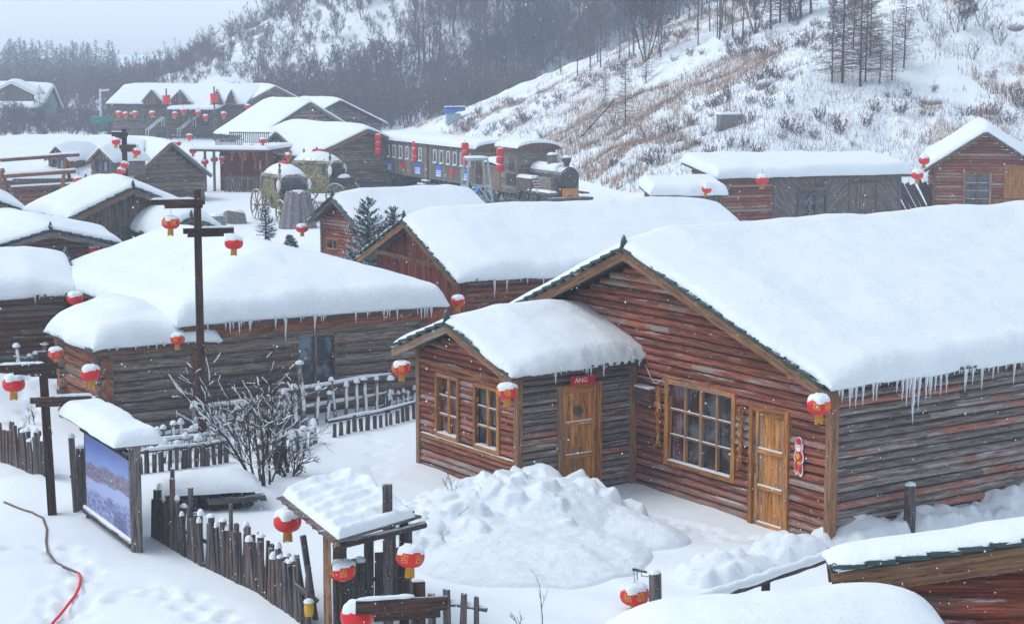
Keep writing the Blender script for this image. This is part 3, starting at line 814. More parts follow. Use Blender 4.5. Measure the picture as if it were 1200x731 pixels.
for i, s in enumerate((4.40, 2.13)):
    o = corn(s, .95, 1.95).build('husk_bundle', M['door'], None, loc=C0, rz=YAW, label=('dry corn husk bundle hanging left of the big orange window', 'dry corn husk bundle hanging between the big window and the narrow door')[i], cat='husk bundle', group='husk bundles on the cabin wall')
# bare boards nailed low on the gable wall
for (a0, a1, z) in ((5.0, 2.4, -.02), (3.9, 2.0, .30), (7.5, 4.5, 2.42)):
    pass
# paper cut sticker: plain child-like figure with red hat and gold coin
def disc(mb, cy, cz, ry, rz_, x, m, n=18, th=.006):
    V = [(x - th, cy + ry * math.cos(6.283 * k / n), cz + rz_ * math.sin(6.283 * k / n)) for k in range(n)] + [(x, cy + ry * math.cos(6.283 * k / n), cz + rz_ * math.sin(6.283 * k / n)) for k in range(n)]
    Fs = [tuple(range(n))[::-1]] + [(k, (k + 1) % n, n + (k + 1) % n, n + k) for k in range(n)]
    mb.add(V, Fs, None, m, .5)
mb = MB(); xs_ = -.085; cs = .68
for (cy, cz, ry, rz_) in ((0, 0, .10, .115), (0, -.18, .12, .14), (.05, -.36, .06, .13), (-.05, -.38, .06, .12), (0, .09, .07, .08)): disc(mb, cs + cy, 1.48 + cz, ry, rz_, xs_, 0)
for (cy, cz, ry, rz_, m_, d_) in ((0, 0, .085, .10, 2, 1), (0, .085, .06, .065, 1, 2), (0, -.02, .055, .06, 0, 3), (0, -.17, .10, .10, 1, 1), (.02, -.16, .05, .055, 3, 2), (.05, -.35, .042, .10, 1, 2), (-.05, -.37, .042, .09, 1, 2), (.05, -.43, .03, .03, 3, 3), (-.02, .005, .008, .01, 4, 4), (.025, .005, .008, .01, 4, 4), (-.03, -.27, .05, .03, 3, 3)):
    disc(mb, cs + cy, 1.48 + cz, ry, rz_, xs_ - .006 * d_, m_)
mb.build('paper_sticker', [M['white'], M['redpaint'], M['pink'], M['gold'], M['black']], None, loc=C0, rz=YAW, label='pink, red and gold paper cut-out of a new year child beside the narrow door', cat='sticker')

# ------------------------------------------------------------------ ENTRANCE PORCH
po = House('entrance_porch', 'small red-brown porch with two windows and a pale door in front of the large cabin', 'porch',
           mc.world(0, 0), YAW, -2.62, -.03, 5.24, 8.62, 2.44, 3.02, sr=7.0, og=.42, oe=.36, snow=.29, edge=.26, z0=-.35)
_dr = [hit(po, 'F', 656, 500)[0], hit(po, 'F', 697, 500)[0]]; DM = sum(_dr) / 2
lat = [po.window('L', 7.22, 7.92, .80, 1.88, 2, 3, gm=M['curtain_glass'], fw=.07), po.window('L', 5.86, 6.58, .80, 1.88, 2, 3, fw=.07),
       po.door('F', _dr[0], _dr[1], .0, 1.92, panels=3, mat=M['door'])]
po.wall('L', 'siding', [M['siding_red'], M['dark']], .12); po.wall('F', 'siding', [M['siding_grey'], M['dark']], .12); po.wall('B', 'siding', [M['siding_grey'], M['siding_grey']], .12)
lat[0](); lat[1](); pdoor = lat[2]()
po.posts([(-2.66, 5.22), (-2.64, 8.64), (-.10, 5.20)], M['board'], .12)
mb = MB(); po.fbox(mb, 'L', 5.24, 8.62, .04, .075, .62, .70); po.fbox(mb, 'L', 5.24, 8.62, .04, .07, 2.06, 2.14); mb.build('trim_rail', M['trim'], po.root)
mb = MB(); po.fbox(mb, 'L', 5.3, 8.5, .042, .08, .70, .715); mb.build('snow_line', M['snow'], po.root)
po.roof(bargem=M['board'], barge=.14, gridstep=.08, seed=6)
po.icicles(12, -2.9, -.2, 'F', .05, .22, big=[(-2.1, .25)])
# round carved ornament on the door
mb = MB(); d = []
for k in range(24):
    a = 6.283 * k / 24
    d.append((DM + .095 * math.cos(a), 5.24 - .035, 1.50 + .095 * math.sin(a)))
mb.tube(d + d[:1], .016, 6, caps=False)
for k in range(3):
    mb.beam((DM - .07, 5.205, 1.45 + .05 * k), (DM + .07, 5.205, 1.45 + .05 * k), .012, .02)
    mb.beam((DM - .05 + .05 * k, 5.202, 1.43), (DM - .05 + .05 * k, 5.202, 1.57), .012, .02)
mb.build('round_ornament', M['plank_brown'], pdoor[1])
# red sign over the porch door
def text_mesh(txt, size, depth, mat, name='lettering'):
    c = bpy.data.curves.new(name, 'FONT'); c.body = txt; c.size = size; c.extrude = depth; c.align_x = 'CENTER'; c.align_y = 'CENTER'; c.resolution_u = 3
    o = bpy.data.objects.new(name, c); COL.objects.link(o)
    dg = bpy.context.evaluated_depsgraph_get(); me = bpy.data.meshes.new_from_object(o.evaluated_get(dg)); me.name = name
    bpy.data.objects.remove(o); bpy.data.curves.remove(c); me.materials.clear(); me.materials.append(mat)
    return me
sg = empty('door_sign', po.world(DM, 5.24 - .16, 2.09), YAW, 'small red sign with white letters above the pale porch door', 'sign')
mb = MB(); mb.box(-.27, .27, -.012, .012, -.085, .085); mb.build('sign_board', M['redpaint'], sg)
o = bpy.data.objects.new('lettering', text_mesh('ANG', .13, .004, M['white'])); COL.objects.link(o); o.location = (-.05, -.018, 0); o.rotation_euler = (math.pi / 2, 0, 0); par(o, sg)
# ------------------------------------------------------------------ the other buildings
def vhouse(name, label, C, th, w, L, ze, zr, **k):
    return House(name, label, k.pop('cat', 'cabin'), (C[0], C[1], C[2] if len(C) > 2 else 0), math.radians(th) + math.pi / 2, 0, L, -w, w, ze, zr, sr=0, **k)
def uhouse(name, label, P, th, r0, r1, s0, s1, ze, zr, **k):
    return House(name, label, k.pop('cat', 'cabin'), (P[0], P[1], P[2] if len(P) > 2 else 0), math.radians(th), r0, r1, s0, s1, ze, zr, **k)
def win_px(h, face, x0, y0, x1, y1, c, r, **k):
    a0, z1 = hit(h, face, x0, y0); a1, z0 = hit(h, face, x1, y1)
    return h.window(face, min(a0, a1), max(a0, a1), min(z0, z1), max(z0, z1), c, r, **k)
def mats2(a, b=None): return [M[a], M[a], M[b or 'log_end']]

# --- large hip-roofed log house on the left
TH = math.radians(31); u, v = uv_(TH)
Q = flat0(G(212, 383, 2.22)) + .45 * u + .45 * v
WA = 5.55
hA = House('log_house', 'broad grey round-log house under a hipped snow roof, left of the porch', 'log house',
           Q + u * WA, TH + math.pi / 2, 0, 8.2, 0, WA, 2.36, 3.18, sr=WA / 2, hip0=.33, oe=.45, og=.4, snow=.40, edge=.32, z0=-.1)
a0, z1 = hit(hA, 'L', 348, 395); a1, z0 = hit(hA, 'L', 390, 452)
lat = hA.window('L', a1, a0, z0, z1, 2, 2, fm=M['log_grey'], gm=M['glass_blue'], fw=.10, sill=False)
hA.wall('L', 'round', mats2('log_grey'), .245); hA.wall('B', 'round', mats2('log_red'), .245); hA.wall('F', 'round', mats2('log_grey'), .245); hA.wall('R', 'round', mats2('log_grey'), .245); lat()
mb = MB(); mb.beam((-.28, -.35, 2.18), (-.28, WA + .35, 2.18), .18, .18); mb.beam((.05, WA + .28, 2.18), (8, WA + .28, 2.18), .16, .16)
mb.beam((-.12, -.2, 1.98), (-.12, WA + .2, 1.98), .14, .16, j=.01); mb.build('eave_beam', M['log_red'], hA.root)
mb = MB()
for i in range(26): mb.beam((.2 + i * .32, WA + .02, 2.27), (.2 + i * .32, WA + .42, 2.13), .06, .07)
mb.build('rafter_ends', M['board'], hA.root)
hA.roof(gridstep=.10, seed=11, snowlabel=1)
def ici_side(h, n, a0, a1, face, **k): h.icicles(n, a0, a1, face, **k)
hA.icicles(55, -.2, WA + .2, 'L', .04, .30, big=[(2.9, .42), (3.6, .55)])
# --- low annex at its left end
Qa = Q - u * 2.0 - v * .05
hX = House('log_annex', 'low round-log annex under a snow cushion, left end of the broad log house', 'log annex',
           Qa + u * 2.0, TH + math.pi / 2, 0, 2.5, -.02, 2.0, 1.93, 2.22, sr=1.0, hip0=.22, oe=.36, og=.3, snow=.44, edge=.38, z0=-.15)
hX.wall('L', 'round', mats2('log_grey'), .225); hX.wall('B', 'round', mats2('log_red'), .225); hX.wall('R', 'round', mats2('log_grey'), .225)
mb = MB(); mb.box(-.10, .02, 1.86, 1.99, -.1, 1.85, grain=2); mb.box(-.10, .02, -.02, .10, -.1, 1.85, grain=2); mb.build('corner_post', M['log_grey'], hX.root)
mb = MB(); mb.beam((-.2, -.3, 1.80), (-.2, 2.2, 1.80), .15, .15); mb.beam((0, 2.2, 1.8), (2.4, 2.2, 1.8), .12, .13); mb.build('eave_beam', M['log_red'], hX.root)
hX.roof(gridstep=.08, seed=13)
hX.icicles(14, -.2, 2.1, 'L', .03, .12)

# --- cabin in the middle with the red plank gable
TB = 27; u, v = uv_(math.radians(TB))
Qb = flat0(G(535, 331, 2.26)) + .45 * u + .4 * v
hB = uhouse('log_cabin', 'red-gabled cabin directly behind the porch roof, tan bargeboard, thick snow roof', Qb, TB, 0, 9.0, 0, 5.7, 2.42, 3.55, og=.45, oe=.40, snow=.32, edge=.28)
hB.wall('L', 'planks', mats2('plank_red')); hB.wall('F', 'siding', mats2('log_red'), .15); hB.wall('R', 'siding', mats2('siding_red'), .18)
hB.roof(bargem=M['board'], barge=.15, gridstep=.12, seed=21)
mb = MB(); mb.beam((-.42, .3, 2.55), (-.42, 5.4, 2.55), .06, .10); mb.build('tie_beam', M['plank_brown'], hB.root)
hB.icicles(34, -.3, 8.0, 'F', .04, .22, big=[(.6, .5), (.95, .38), (2.0, .3), (3.4, .35)])
# --- small red cabin
TC = 35; u, v = uv_(math.radians(TC))
Qc = flat0(G(421, 263, 2.22)) + .35 * u + .35 * v
hC = uhouse('log_cabin', 'small dark red cabin with steep bare-edged gable behind the spruce, below the train', Qc, TC, 0, 4.9, 0, 2.75, 2.30, 3.02, og=.40, oe=.35, snow=.26, edge=.25)
lat = win_px(hC, 'L', 385, 280, 397, 292, 2, 1, fw=.05, sill=False)
hC.wall('L', 'siding', mats2('siding_red'), .12); hC.wall('F', 'siding', mats2('siding_red'), .15); hC.wall('R', 'siding', mats2('siding_grey'), .15); hC.wall('B', 'siding', mats2('siding_grey'), .15); lat()
hC.posts([(-.03, -.03), (-.03, 2.78)], M['plank_brown'], .10)
hC.roof(bargem=M['plank_grey'], barge=.14, gridstep=.14, seed=23)
# --- grey plank cabin
hD = vhouse('plank_cabin', 'grey vertical-plank cabin with a steep-edged snow roof beyond the tall lantern pole', (-12.95, 63.2), 36, 1.95, 3.0, 2.68, 3.46, og=.45, oe=.4, snow=.36, edge=.3)
lat = win_px(hD, 'L', 119, 276, 140, 300, 3, 1, fw=.07, gm=M['glass_blue'], fm=M['plank_grey'], sill=False)
hD.wall('L', 'planks', mats2('plank_grey')); hD.wall('F', 'siding', mats2('siding_grey'), .2); hD.wall('B', 'siding', mats2('siding_grey'), .2); lat()
mb = MB(); mb.beam((-.05, -1.95, 2.02), (-.05, 1.95, 2.02), .10, .14); mb.build('lintel_beam', M['plank_grey'], hD.root)
hD.roof(bargem=M['plank_grey'], barge=.18, gridstep=.16, seed=31)
# --- low cabin in front of it
hE = vhouse('plank_cabin', 'low brown cabin with a rounded snow roof in front of the grey plank cabin', (-13.75, 55.2), 33, 1.75, 4.5, 2.34, 2.78, og=.4, oe=.42, snow=.38, edge=.32)
lat = [win_px(hE, 'L', 32, 297, 47, 306, 2, 1, fw=.06, gm=M['glass_blue'], fm=M['plank_grey'], sill=False), win_px(hE, 'L', 60, 297, 71, 306, 2, 1, fw=.06, gm=M['glass_blue'], fm=M['plank_grey'], sill=False)]
hE.wall('L', 'siding', mats2('plank_brown'), .14); hE.wall('F', 'siding', mats2('siding_grey'), .2); [f() for f in lat]
hE.posts([(-.04, -1.75), (-.04, 1.75)], M['plank_grey'], .10)
hE.roof(bargem=M['plank_grey'], barge=.15, gridstep=.16, seed=33)
u, v = uv_(math.radians(30))
Cd = flat0(G(34, 250, 2.45)) - 2.6 * u + v * .4
hD2 = vhouse('plank_cabin', 'grey cabin cut by the left edge of the photo, only its right roof slope showing', Cd, 30, 2.2, 4, 2.6, 3.5, og=.4, oe=.4, snow=.42, edge=.45)
hD2.wall('L', 'planks', mats2('plank_grey')); hD2.wall('F', 'siding', mats2('siding_grey'), .2); hD2.roof(bargem=M['plank_grey'], barge=.15, gridstep=.18, seed=35)
Ce = flat0(G(220, 254, 2.55))
hE2 = vhouse('storage_shed', 'tiny brown shed with a domed snow roof right of the grey plank cabin', Ce, 33, .95, 2.6, 2.12, 2.52, cat='shed', og=.3, oe=.3, snow=.5, edge=.7)
hE2.wall('L', 'siding', mats2('plank_brown'), .14); hE2.wall('F', 'siding', mats2('siding_grey'), .2); hE2.wall('B', 'siding', mats2('siding_grey'), .2); hE2.roof(bargem=M['plank_grey'], barge=.10, gridstep=.14, seed=37)
# --- dark cabin at left edge
u, v = uv_(math.radians(22))
Qf = flat0(G(97, 346, 2.15)) - .4 * u + .4 * v
hF = uhouse('log_cabin', 'long dark brown cabin at the left edge with a flat-topped snow roof', Qf, 22, -7, 0, 0, 3.6, 2.28, 2.85, og=.35, oe=.4, snow=.34, edge=.28)
hF.wall('F', 'siding', mats2('plank_brown'), .15); hF.wall('R', 'siding', mats2('plank_brown'), .15); hF.wall('L', 'siding', mats2('plank_brown'), .15)
hF.roof(gridstep=.12, seed=41); hF.icicles(26, -4, 0, 'F', .04, .2)
# --- long snow roof with dormers, and the log gable beside it
hG = uhouse('dormered_longhouse', 'long low building almost buried under one snow roof with two small dormers', (-19.8, 96.5), 4, -17, 0, 0, 9.5, 1.55, 3.05, sr=6, cat='longhouse', og=.3, oe=.4, snow=.4, edge=.5, z0=-.3)
hG.wall('F', 'siding', mats2('siding_grey'), .2); hG.wall('R', 'siding', mats2('siding_grey'), .2); hG.roof(gridstep=.3, seed=43, tiles=False)
def dormer(h, C, th, w, L, ze, zr, seed, win=True, snow=.25, mats='plank_grey', z0=None):
    d = vhouse('dormer', None, C, th, w, L, ze, zr, og=.15, oe=.15, snow=snow, edge=.3, z0=ze - .9 if z0 is None else z0)
    del d.root['category']
    f = None
    if win: f = d.window('L', -w * .55, w * .55, ze - .62, ze - .1, 2, 1, fw=.05, gm=M['glass_blue'], fm=M['plank_grey'], sill=False)
    d.wall('L', 'planks', mats2(mats)); d.wall('F', 'plain', mats2(mats)); d.wall('B', 'plain', mats2(mats))
    if f: f()
    d.roof(bargem=M['plank_grey'], barge=.09, gridstep=.15, seed=seed, tiles=False, n=6)
    par(d.root, h.root); d.root.matrix_parent_inverse = Matrix.Translation(h.pos).inverted() if False else (Matrix.Translation(h.pos) @ Matrix.Rotation(h.yaw, 4, 'Z')).inverted()
    return d
P1 = G(68, 171, 3.20); P2 = G(119, 173, 3.20)
dormer(hG, flat0(P1), -30, .68, 2.4, 2.62, 3.18, 3); dormer(hG, flat0(P2), -30, .72, 2.4, 2.62, 3.18, 4)
hH = vhouse('log_cabin', 'tan round-log hut with a steep gable right of the far lantern pole', (-18.55, 101.0), 33, 1.95, 7.5, 1.62, 3.20, og=.75, oe=.3, snow=.16, edge=.25)
hH.wall('L', 'round', mats2('tan_log'), .24); hH.wall('F', 'siding', mats2('siding_grey'), .2); hH.wall('B', 'siding', mats2('siding_grey'), .2)
hH.roof(bargem=M['plank_grey'], barge=.16, gridstep=.2, seed=45, tiles=False)
# --- back row
hK = uhouse('dormered_inn', 'long two-toned far building with four dark triangular dormers on its snow roof', (-37.2, 176), -8, 0, 12.4, 0, 7.5, 3.30, 4.75, sr=4.6, cat='inn', og=.5, oe=.5, snow=.20, edge=.3, z0=-.6)
lat = [hK.window('F', a, a + .8, 1.2, 2.2, 2, 1, fw=.08, gm=M['glass'], fm=M['plank_grey'], sill=False) for a in (3.0, 6.6, 9.2)]
hK.wall('F', 'siding', mats2('brick'), .22); hK.wall('R', 'siding', mats2('brick'), .3); hK.wall('L', 'siding', mats2('brick'), .3); [f() for f in lat]
hK.roof(bargem=M['plank_grey'], barge=.2, gridstep=.35, seed=51, tiles=False)
for i, (px, w) in enumerate(((178, .8), (211, .8), (254, .45), (271, .42))):
    C = flat0(G(px, 115, 3.75)); dormer(hK, C, 4, w, 1.6, 3.62, 4.52, 60 + i, False, .04, 'plank_brown', 3.2)
def rail_picket(x0, y0, x1, y1, z0, z1, n, mb, w=.05):
    a, b = Vector((x0, y0, 0)), Vector((x1, y1, 0))
    for i in range(n + 1):
        p = a.lerp(b, i / n); mb.beam((p.x, p.y, z0), (p.x, p.y, z1 + rr(-.04, .04)), w, w * .6)
    for z in (z0 + .12, z1 - .12): mb.beam((a.x, a.y, z), (b.x, b.y, z), .05, .06)
hK3 = vhouse('end_wing', None, (-22.3, 177.0), 30, 3.4, 7.5, 3.05, 4.75, og=.4, oe=.3, snow=.22, edge=.3, z0=-.6); del hK3.root['category']
hK3.wall('L', 'siding', mats2('brick'), .25); hK3.wall('F', 'siding', mats2('brick'), .3); hK3.roof(bargem=M['plank_grey'], barge=.22, gridstep=.35, seed=53, tiles=False)
par(hK3.root, hK.root); hK3.root.matrix_parent_inverse = (Matrix.Translation(hK.pos) @ Matrix.Rotation(hK.yaw, 4, 'Z')).inverted()
# porch roof and stair rails of the inn
hK2 = uhouse('porch_roof', None, (-31.2, 171.5), -6, 0, 4.2, 0, 4.0, 2.75, 3.05, cat=None, og=.2, oe=.2, snow=.25, edge=.3, flat=.08)
par(hK2.root, hK.root); hK2.root.matrix_parent_inverse = (Matrix.Translation(hK.pos) @ Matrix.Rotation(hK.yaw, 4, 'Z')).inverted()
hK2.roof(gridstep=.3, seed=52, tiles=False, n=4)
for i, (r_, s_) in enumerate(((.1, .1), (2.1, .1), (4.1, .1))):
    mb = MB(); mb.box(r_ - .07, r_ + .07, s_ - .07, s_ + .07, -.4, 2.75, grain=2); mb.build('post', M['plank_brown'], hK2.root)
for px, lb in ((170, 'left'), (207, 'right')):
    s = empty('outdoor_stair', flat0(G(px + 4, 163, 0)), math.radians(25), 'far snowy wooden stair at the %s foot of the dormered inn' % lb, 'stair', 'stairs of the far inn')
    mb = MB()
    for k in range(7): mb.box(k * .22, k * .22 + .24, 0, .9, k * .17, k * .17 + .06)
    mb.build('treads', M['plank_grey'], s)
    for y in (0, .9):
        mb = MB(); mb.beam((0, y, .8), (1.55, y, 2.0), .06, .12); mb.beam((0, y, 0), (0, y, .85), .06, .06, up=(0, 1, 0)); mb.beam((1.5, y, 1.1), (1.5, y, 2.0), .06, .06, up=(0, 1, 0)); mb.build('handrail', M['lamp_white'], s)
hM = vhouse('gabled_hall', 'far hall with a wide pinkish plank gable above the grey wall beside the train', (-14.6, 135), 34, 3.9, 6.4, 2.2, 4.4, cat='hall', og=.4, oe=.3, snow=.26, edge=.3)
hM.wall('L', 'siding', mats2('pink_plank'), .3); hM.wall('B', 'siding', mats2('brick'), .3); hM.wall('F', 'siding', mats2('brick'), .3)
hM.roof(bargem=M['plank_grey'], barge=.20, gridstep=.3, seed=55, tiles=False)
mb = MB(); mb.box(-.40, -.28, -3.7, 3.7, 2.28, 2.50, grain=1); mb.build('tie_beam', M['plank_grey'], hM.root)
hM2 = vhouse('gabled_hall', 'far snow roof poking out right of the pinkish plank gable', (-13.6, 148), 30, 3.6, 7, 2.5, 4.2, cat='hall', og=.4, oe=.4, snow=.25, edge=.3)
hM2.wall('L', 'siding', mats2('brick'), .3); hM2.wall('F', 'siding', mats2('brick'), .3); hM2.roof(gridstep=.35, seed=56, tiles=False)
hN = vhouse('grey_lodge', 'far grey horizontal-board lodge with a broad half gable, left of the train', (-8.6, 110.5), 32, 3.6, 10.5, 2.05, 3.50, cat='lodge', og=.4, oe=.3, snow=.26, edge=.3)
hN.wall('L', 'siding', mats2('car_wood'), .16); hN.wall('F', 'siding', mats2('siding_grey'), .25); hN.wall('B', 'siding', mats2('siding_grey'), .25)
hN.roof(bargem=M['plank_grey'], barge=.22, gridstep=.25, seed=57, tiles=False)
hP = vhouse('carved_pavilion', 'narrow far pavilion with a carved brown gable and red railing, above the carriages', (-14.2, 112.5), 24, 1.35, 4.5, 2.0, 3.25, cat='pavilion', og=.3, oe=.25, snow=.22, edge=.25)
hP.wall('L', 'planks', mats2('plank_brown')); hP.wall('F', 'siding', mats2('plank_brown'), .3); hP.wall('B', 'siding', mats2('plank_brown'), .3)
hP.roof(bargem=M['plank_grey'], barge=.14, gridstep=.25, seed=58, tiles=False)
for s_ in (-.45, .05, .5):
    mb = MB(); disc(mb, s_, 2.42 - abs(s_) * .5, .10, .28, -.06, 0, 10, .03); mb.build('carved_panel', M['white'], hP.root)
mb = MB()
for z in (1.55, 1.75, 1.95): mb.beam((-.5, -1.6, z), (-.5, 1.4, z), .07, .07)
for i in range(9): mb.beam((-.5, -1.6 + i * .37, 1.5), (-.5, -1.6 + i * .37, 2.0), .06, .06)
for s_ in (-1.5, -.1, 1.3): mb.beam((-.5, s_, 0), (-.5, s_, 1.5), .12, .12)
mb.build('red_railing', M['plank_red'], hP.root)

# --- right hand sheds
hS = uhouse('plank_shed', 'long flat-roofed shed, red at its left end and grey diagonal boards with a lozenge window', (9.35, 84.0), 18, 0, 9.0, 0, 3.2, 2.42, 2.6, cat='shed', flat=.12, og=.40, oe=.4, snow=.46, edge=.3)
aw = [hit(hS, 'F', 937, 223), hit(hS, 'F', 967, 256)]; ad = [hit(hS, 'F', 997, 215), hit(hS, 'F', 1025, 262)]; asp = hit(hS, 'F', 905, 230)[0]
hS.r0 = asp
lat = [hS.window('F', aw[0][0], aw[1][0], aw[1][1], aw[0][1], 1, 1, fm=M['plank_grey'], fw=.13, sill=False), hS.door('F', ad[0][0], ad[1][0], .05, ad[0][1], mat=M['plank_grey'], fm=M['plank_grey'], rails=False)]
hS.wall('F', 'diag', mats2('plank_grey')); lat[0](); lat[1]()
hS.r1, hS.r0 = asp - .03, 0
hS.wall('F', 'siding', mats2('siding_red'), .16); hS.wall('L', 'siding', mats2('siding_red'), .16)
hS.r1 = 9.0; hS.wall('R', 'planks', mats2('plank_grey'))
mb = MB(); wx, wz = (aw[0][0] + aw[1][0]) / 2, (aw[0][1] + aw[1][1]) / 2
for cz in (wz + .28, wz - .12, wz - .5):
    for (a, b) in (((-.24, 0), (0, .26)), ((0, .26), (.24, 0)), ((.24, 0), (0, -.26)), ((0, -.26), (-.24, 0))):
        mb.beam((wx + a[0], -.02, cz + a[1]), (wx + b[0], -.02, cz + b[1]), .05, .03, up=(0, 1, 0))
mb.build('lozenge_lattice', M['picket_snowy'], hS.root)
hS.roof(gridstep=.2, seed=61, tiles=False); hS.posts([(9.0, 0)], M['plank_grey'], .14)
mb = MB(); mb.beam((-.5, -.36, 2.33), (9.5, -.36, 2.33), .08, .12); mb.build('eave_beam', M['picket'], hS.root)
hL = uhouse('lean_to', 'small low lean-to with a snow slab roof left of the long flat-roofed shed', (5.95, 78.5), 5, 0, 2.85, 0, 2.5, 2.02, 2.2, cat='lean-to', flat=.06, og=.2, oe=.25, snow=.45, edge=.3)
hL.r1 = 1.0; hL.wall('F', 'planks', mats2('plank_red')); hL.r0, hL.r1 = 1.0, 2.85; hL.wall('F', 'planks', mats2('plank_grey')); hL.r0 = 0; hL.wall('L', 'planks', mats2('plank_red')); hL.wall('R', 'planks', mats2('plank_grey'))
hL.roof(gridstep=.15, seed=63, tiles=False)
hR = vhouse('log_cabin', 'red-brown cabin at the right edge on the slope with a steep gable and square window', (22.0, 87.5), -10, 2.25, 5.5, 2.85, 4.32, og=.45, oe=.5, snow=.44, edge=.35)
w0 = hit(hR, 'L', 1132, 205); w1 = hit(hR, 'L', 1158, 243); lat = hR.window('L', w1[0], w0[0], w1[1], w0[1], 2, 4, fw=.12, fm=M['board'])
hR.wall('L', 'siding', mats2('siding_red'), .15); hR.wall('B', 'siding', mats2('siding_red'), .2); hR.wall('F', 'siding', mats2('siding_red'), .2); lat()
mb = MB(); d0 = hit(hR, 'L', 1178, 165); d1 = hit(hR, 'L', 1199, 240)
mb.box(-.10, -.05, -2.1, d0[0], 1.2, 2.75); mb.build('loft_door', M['trim'], hR.root); mb = MB(); mb.box(-.12, -.05, -2.1, d0[0], 0, 1.15); mb.build('door', M['board'], hR.root)
mb = MB()
for i in range(12): mb.beam((-.07, 2.15 - i * .17, .1), (-.07, 2.15 - i * .17 - .0 if i > 5 else 2.15, 2.75 - i * .02 if i > 5 else .4 + i * .35), .02, .1, up=(1, 0, 0)) if False else None
hR.roof(bargem=M['plank_brown'], barge=.12, gridstep=.2, seed=65, tiles=False); hR.posts([(-.03, 2.27)], M['plank_brown'], .12)
hR.icicles(12, -1.8, 1.8, 'L', .05, .2)

# --- near building at the bottom right corner
th = -4; u, v = uv_(math.radians(th))
E0 = G(985, 676, 2.62)
hZ = vhouse('wooden_house', 'nearest wooden house at the bottom right corner, tan boards under a sweeping snow roof', flat0(E0) + u * 4.1 + v * .45, th, 3.75, .25, 2.66, 3.30, cat='house', og=.16, oe=.4, snow=.26, edge=.3, z0=-.3)
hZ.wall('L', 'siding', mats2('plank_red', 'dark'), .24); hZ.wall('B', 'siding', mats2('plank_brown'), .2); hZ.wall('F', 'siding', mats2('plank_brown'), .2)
mb = MB(); mb.box(-.16, -.04, 1.5, 1.62, 0, 3.1, grain=2); mb.build('post', M['iron'], hZ.root)
hZ.roof(bargem=M['board'], barge=.25, gridstep=.07, seed=71)
E1 = G(1100, 735, 2.45)
hY = uhouse('storage_shed', 'low shed heaped with smooth snow at the bottom edge, left of the nearest house', flat0(E1) + Vector((-2.65, -.70, 0)), 12, 0, 2.65, 0, 1.5, 2.12, 2.36, cat='shed', hip0=.13, og=.25, oe=.25, snow=.30, edge=.6, z0=-.3)
hY.ze = 2.15
for f in 'FLRB': hY.wall(f, 'planks', mats2('plank_brown'))
hY.roof(gridstep=.06, seed=73, tiles=False)
# --- pale house far left
hW = uhouse('pale_house', 'far pale teal house at the left edge in front of the misty woods', (-66, 214), -6, 0, 12.5, 0, 7, 1.9, 4.2, sr=4.5, cat='house', og=.5, oe=.5, snow=.35, edge=.5, z0=-.6)
lat = [hW.window('F', a, a + b, .2, 1.5, 2, 1, fw=.08, gm=M['white'], fm=M['white'], sill=False) for a, b in ((7.4, .8), (4, .8))]
hW.wall('F', 'planks', mats2('tealgrey')); hW.wall('R', 'planks', mats2('tealgrey')); [f() for f in lat]; hW.roof(bargem=M['white'], barge=.25, gridstep=.4, seed=75, tiles=False)
hW2 = vhouse('dormer', None, flat0(G(14, 100, 4.6)) , 0, 2.2, 3, 3.9, 5.0, og=.3, oe=.3, snow=.3, edge=.4, z0=3.0); del hW2.root['category']
hW2.wall('L', 'planks', mats2('brick')); hW2.roof(bargem=M['white'], barge=.2, gridstep=.4, seed=76, tiles=False); par(hW2.root, hW.root); hW2.root.matrix_parent_inverse = (Matrix.Translation(hW.pos) @ Matrix.Rotation(hW.yaw, 4, 'Z')).inverted()

# ------------------------------------------------------------------ haze
mb = MB(); mb.box(-600, 600, -12, 1100, -1.6, 90)
_hm = bpy.data.materials.new('haze'); _hm.use_nodes = True; _t2 = _hm.node_tree; _t2.nodes.clear()
_o = _t2.nodes.new('ShaderNodeOutputMaterial'); _pv = _t2.nodes.new('ShaderNodeVolumePrincipled')
_pv.inputs['Color'].default_value = (.74, .85, .97, 1); _pv.inputs['Density'].default_value = .00125; _pv.inputs['Anisotropy'].default_value = 0.0
_t2.links.new(_pv.outputs[0], _o.inputs['Volume'])
hz = mb.build('haze', _hm, kind='stuff')
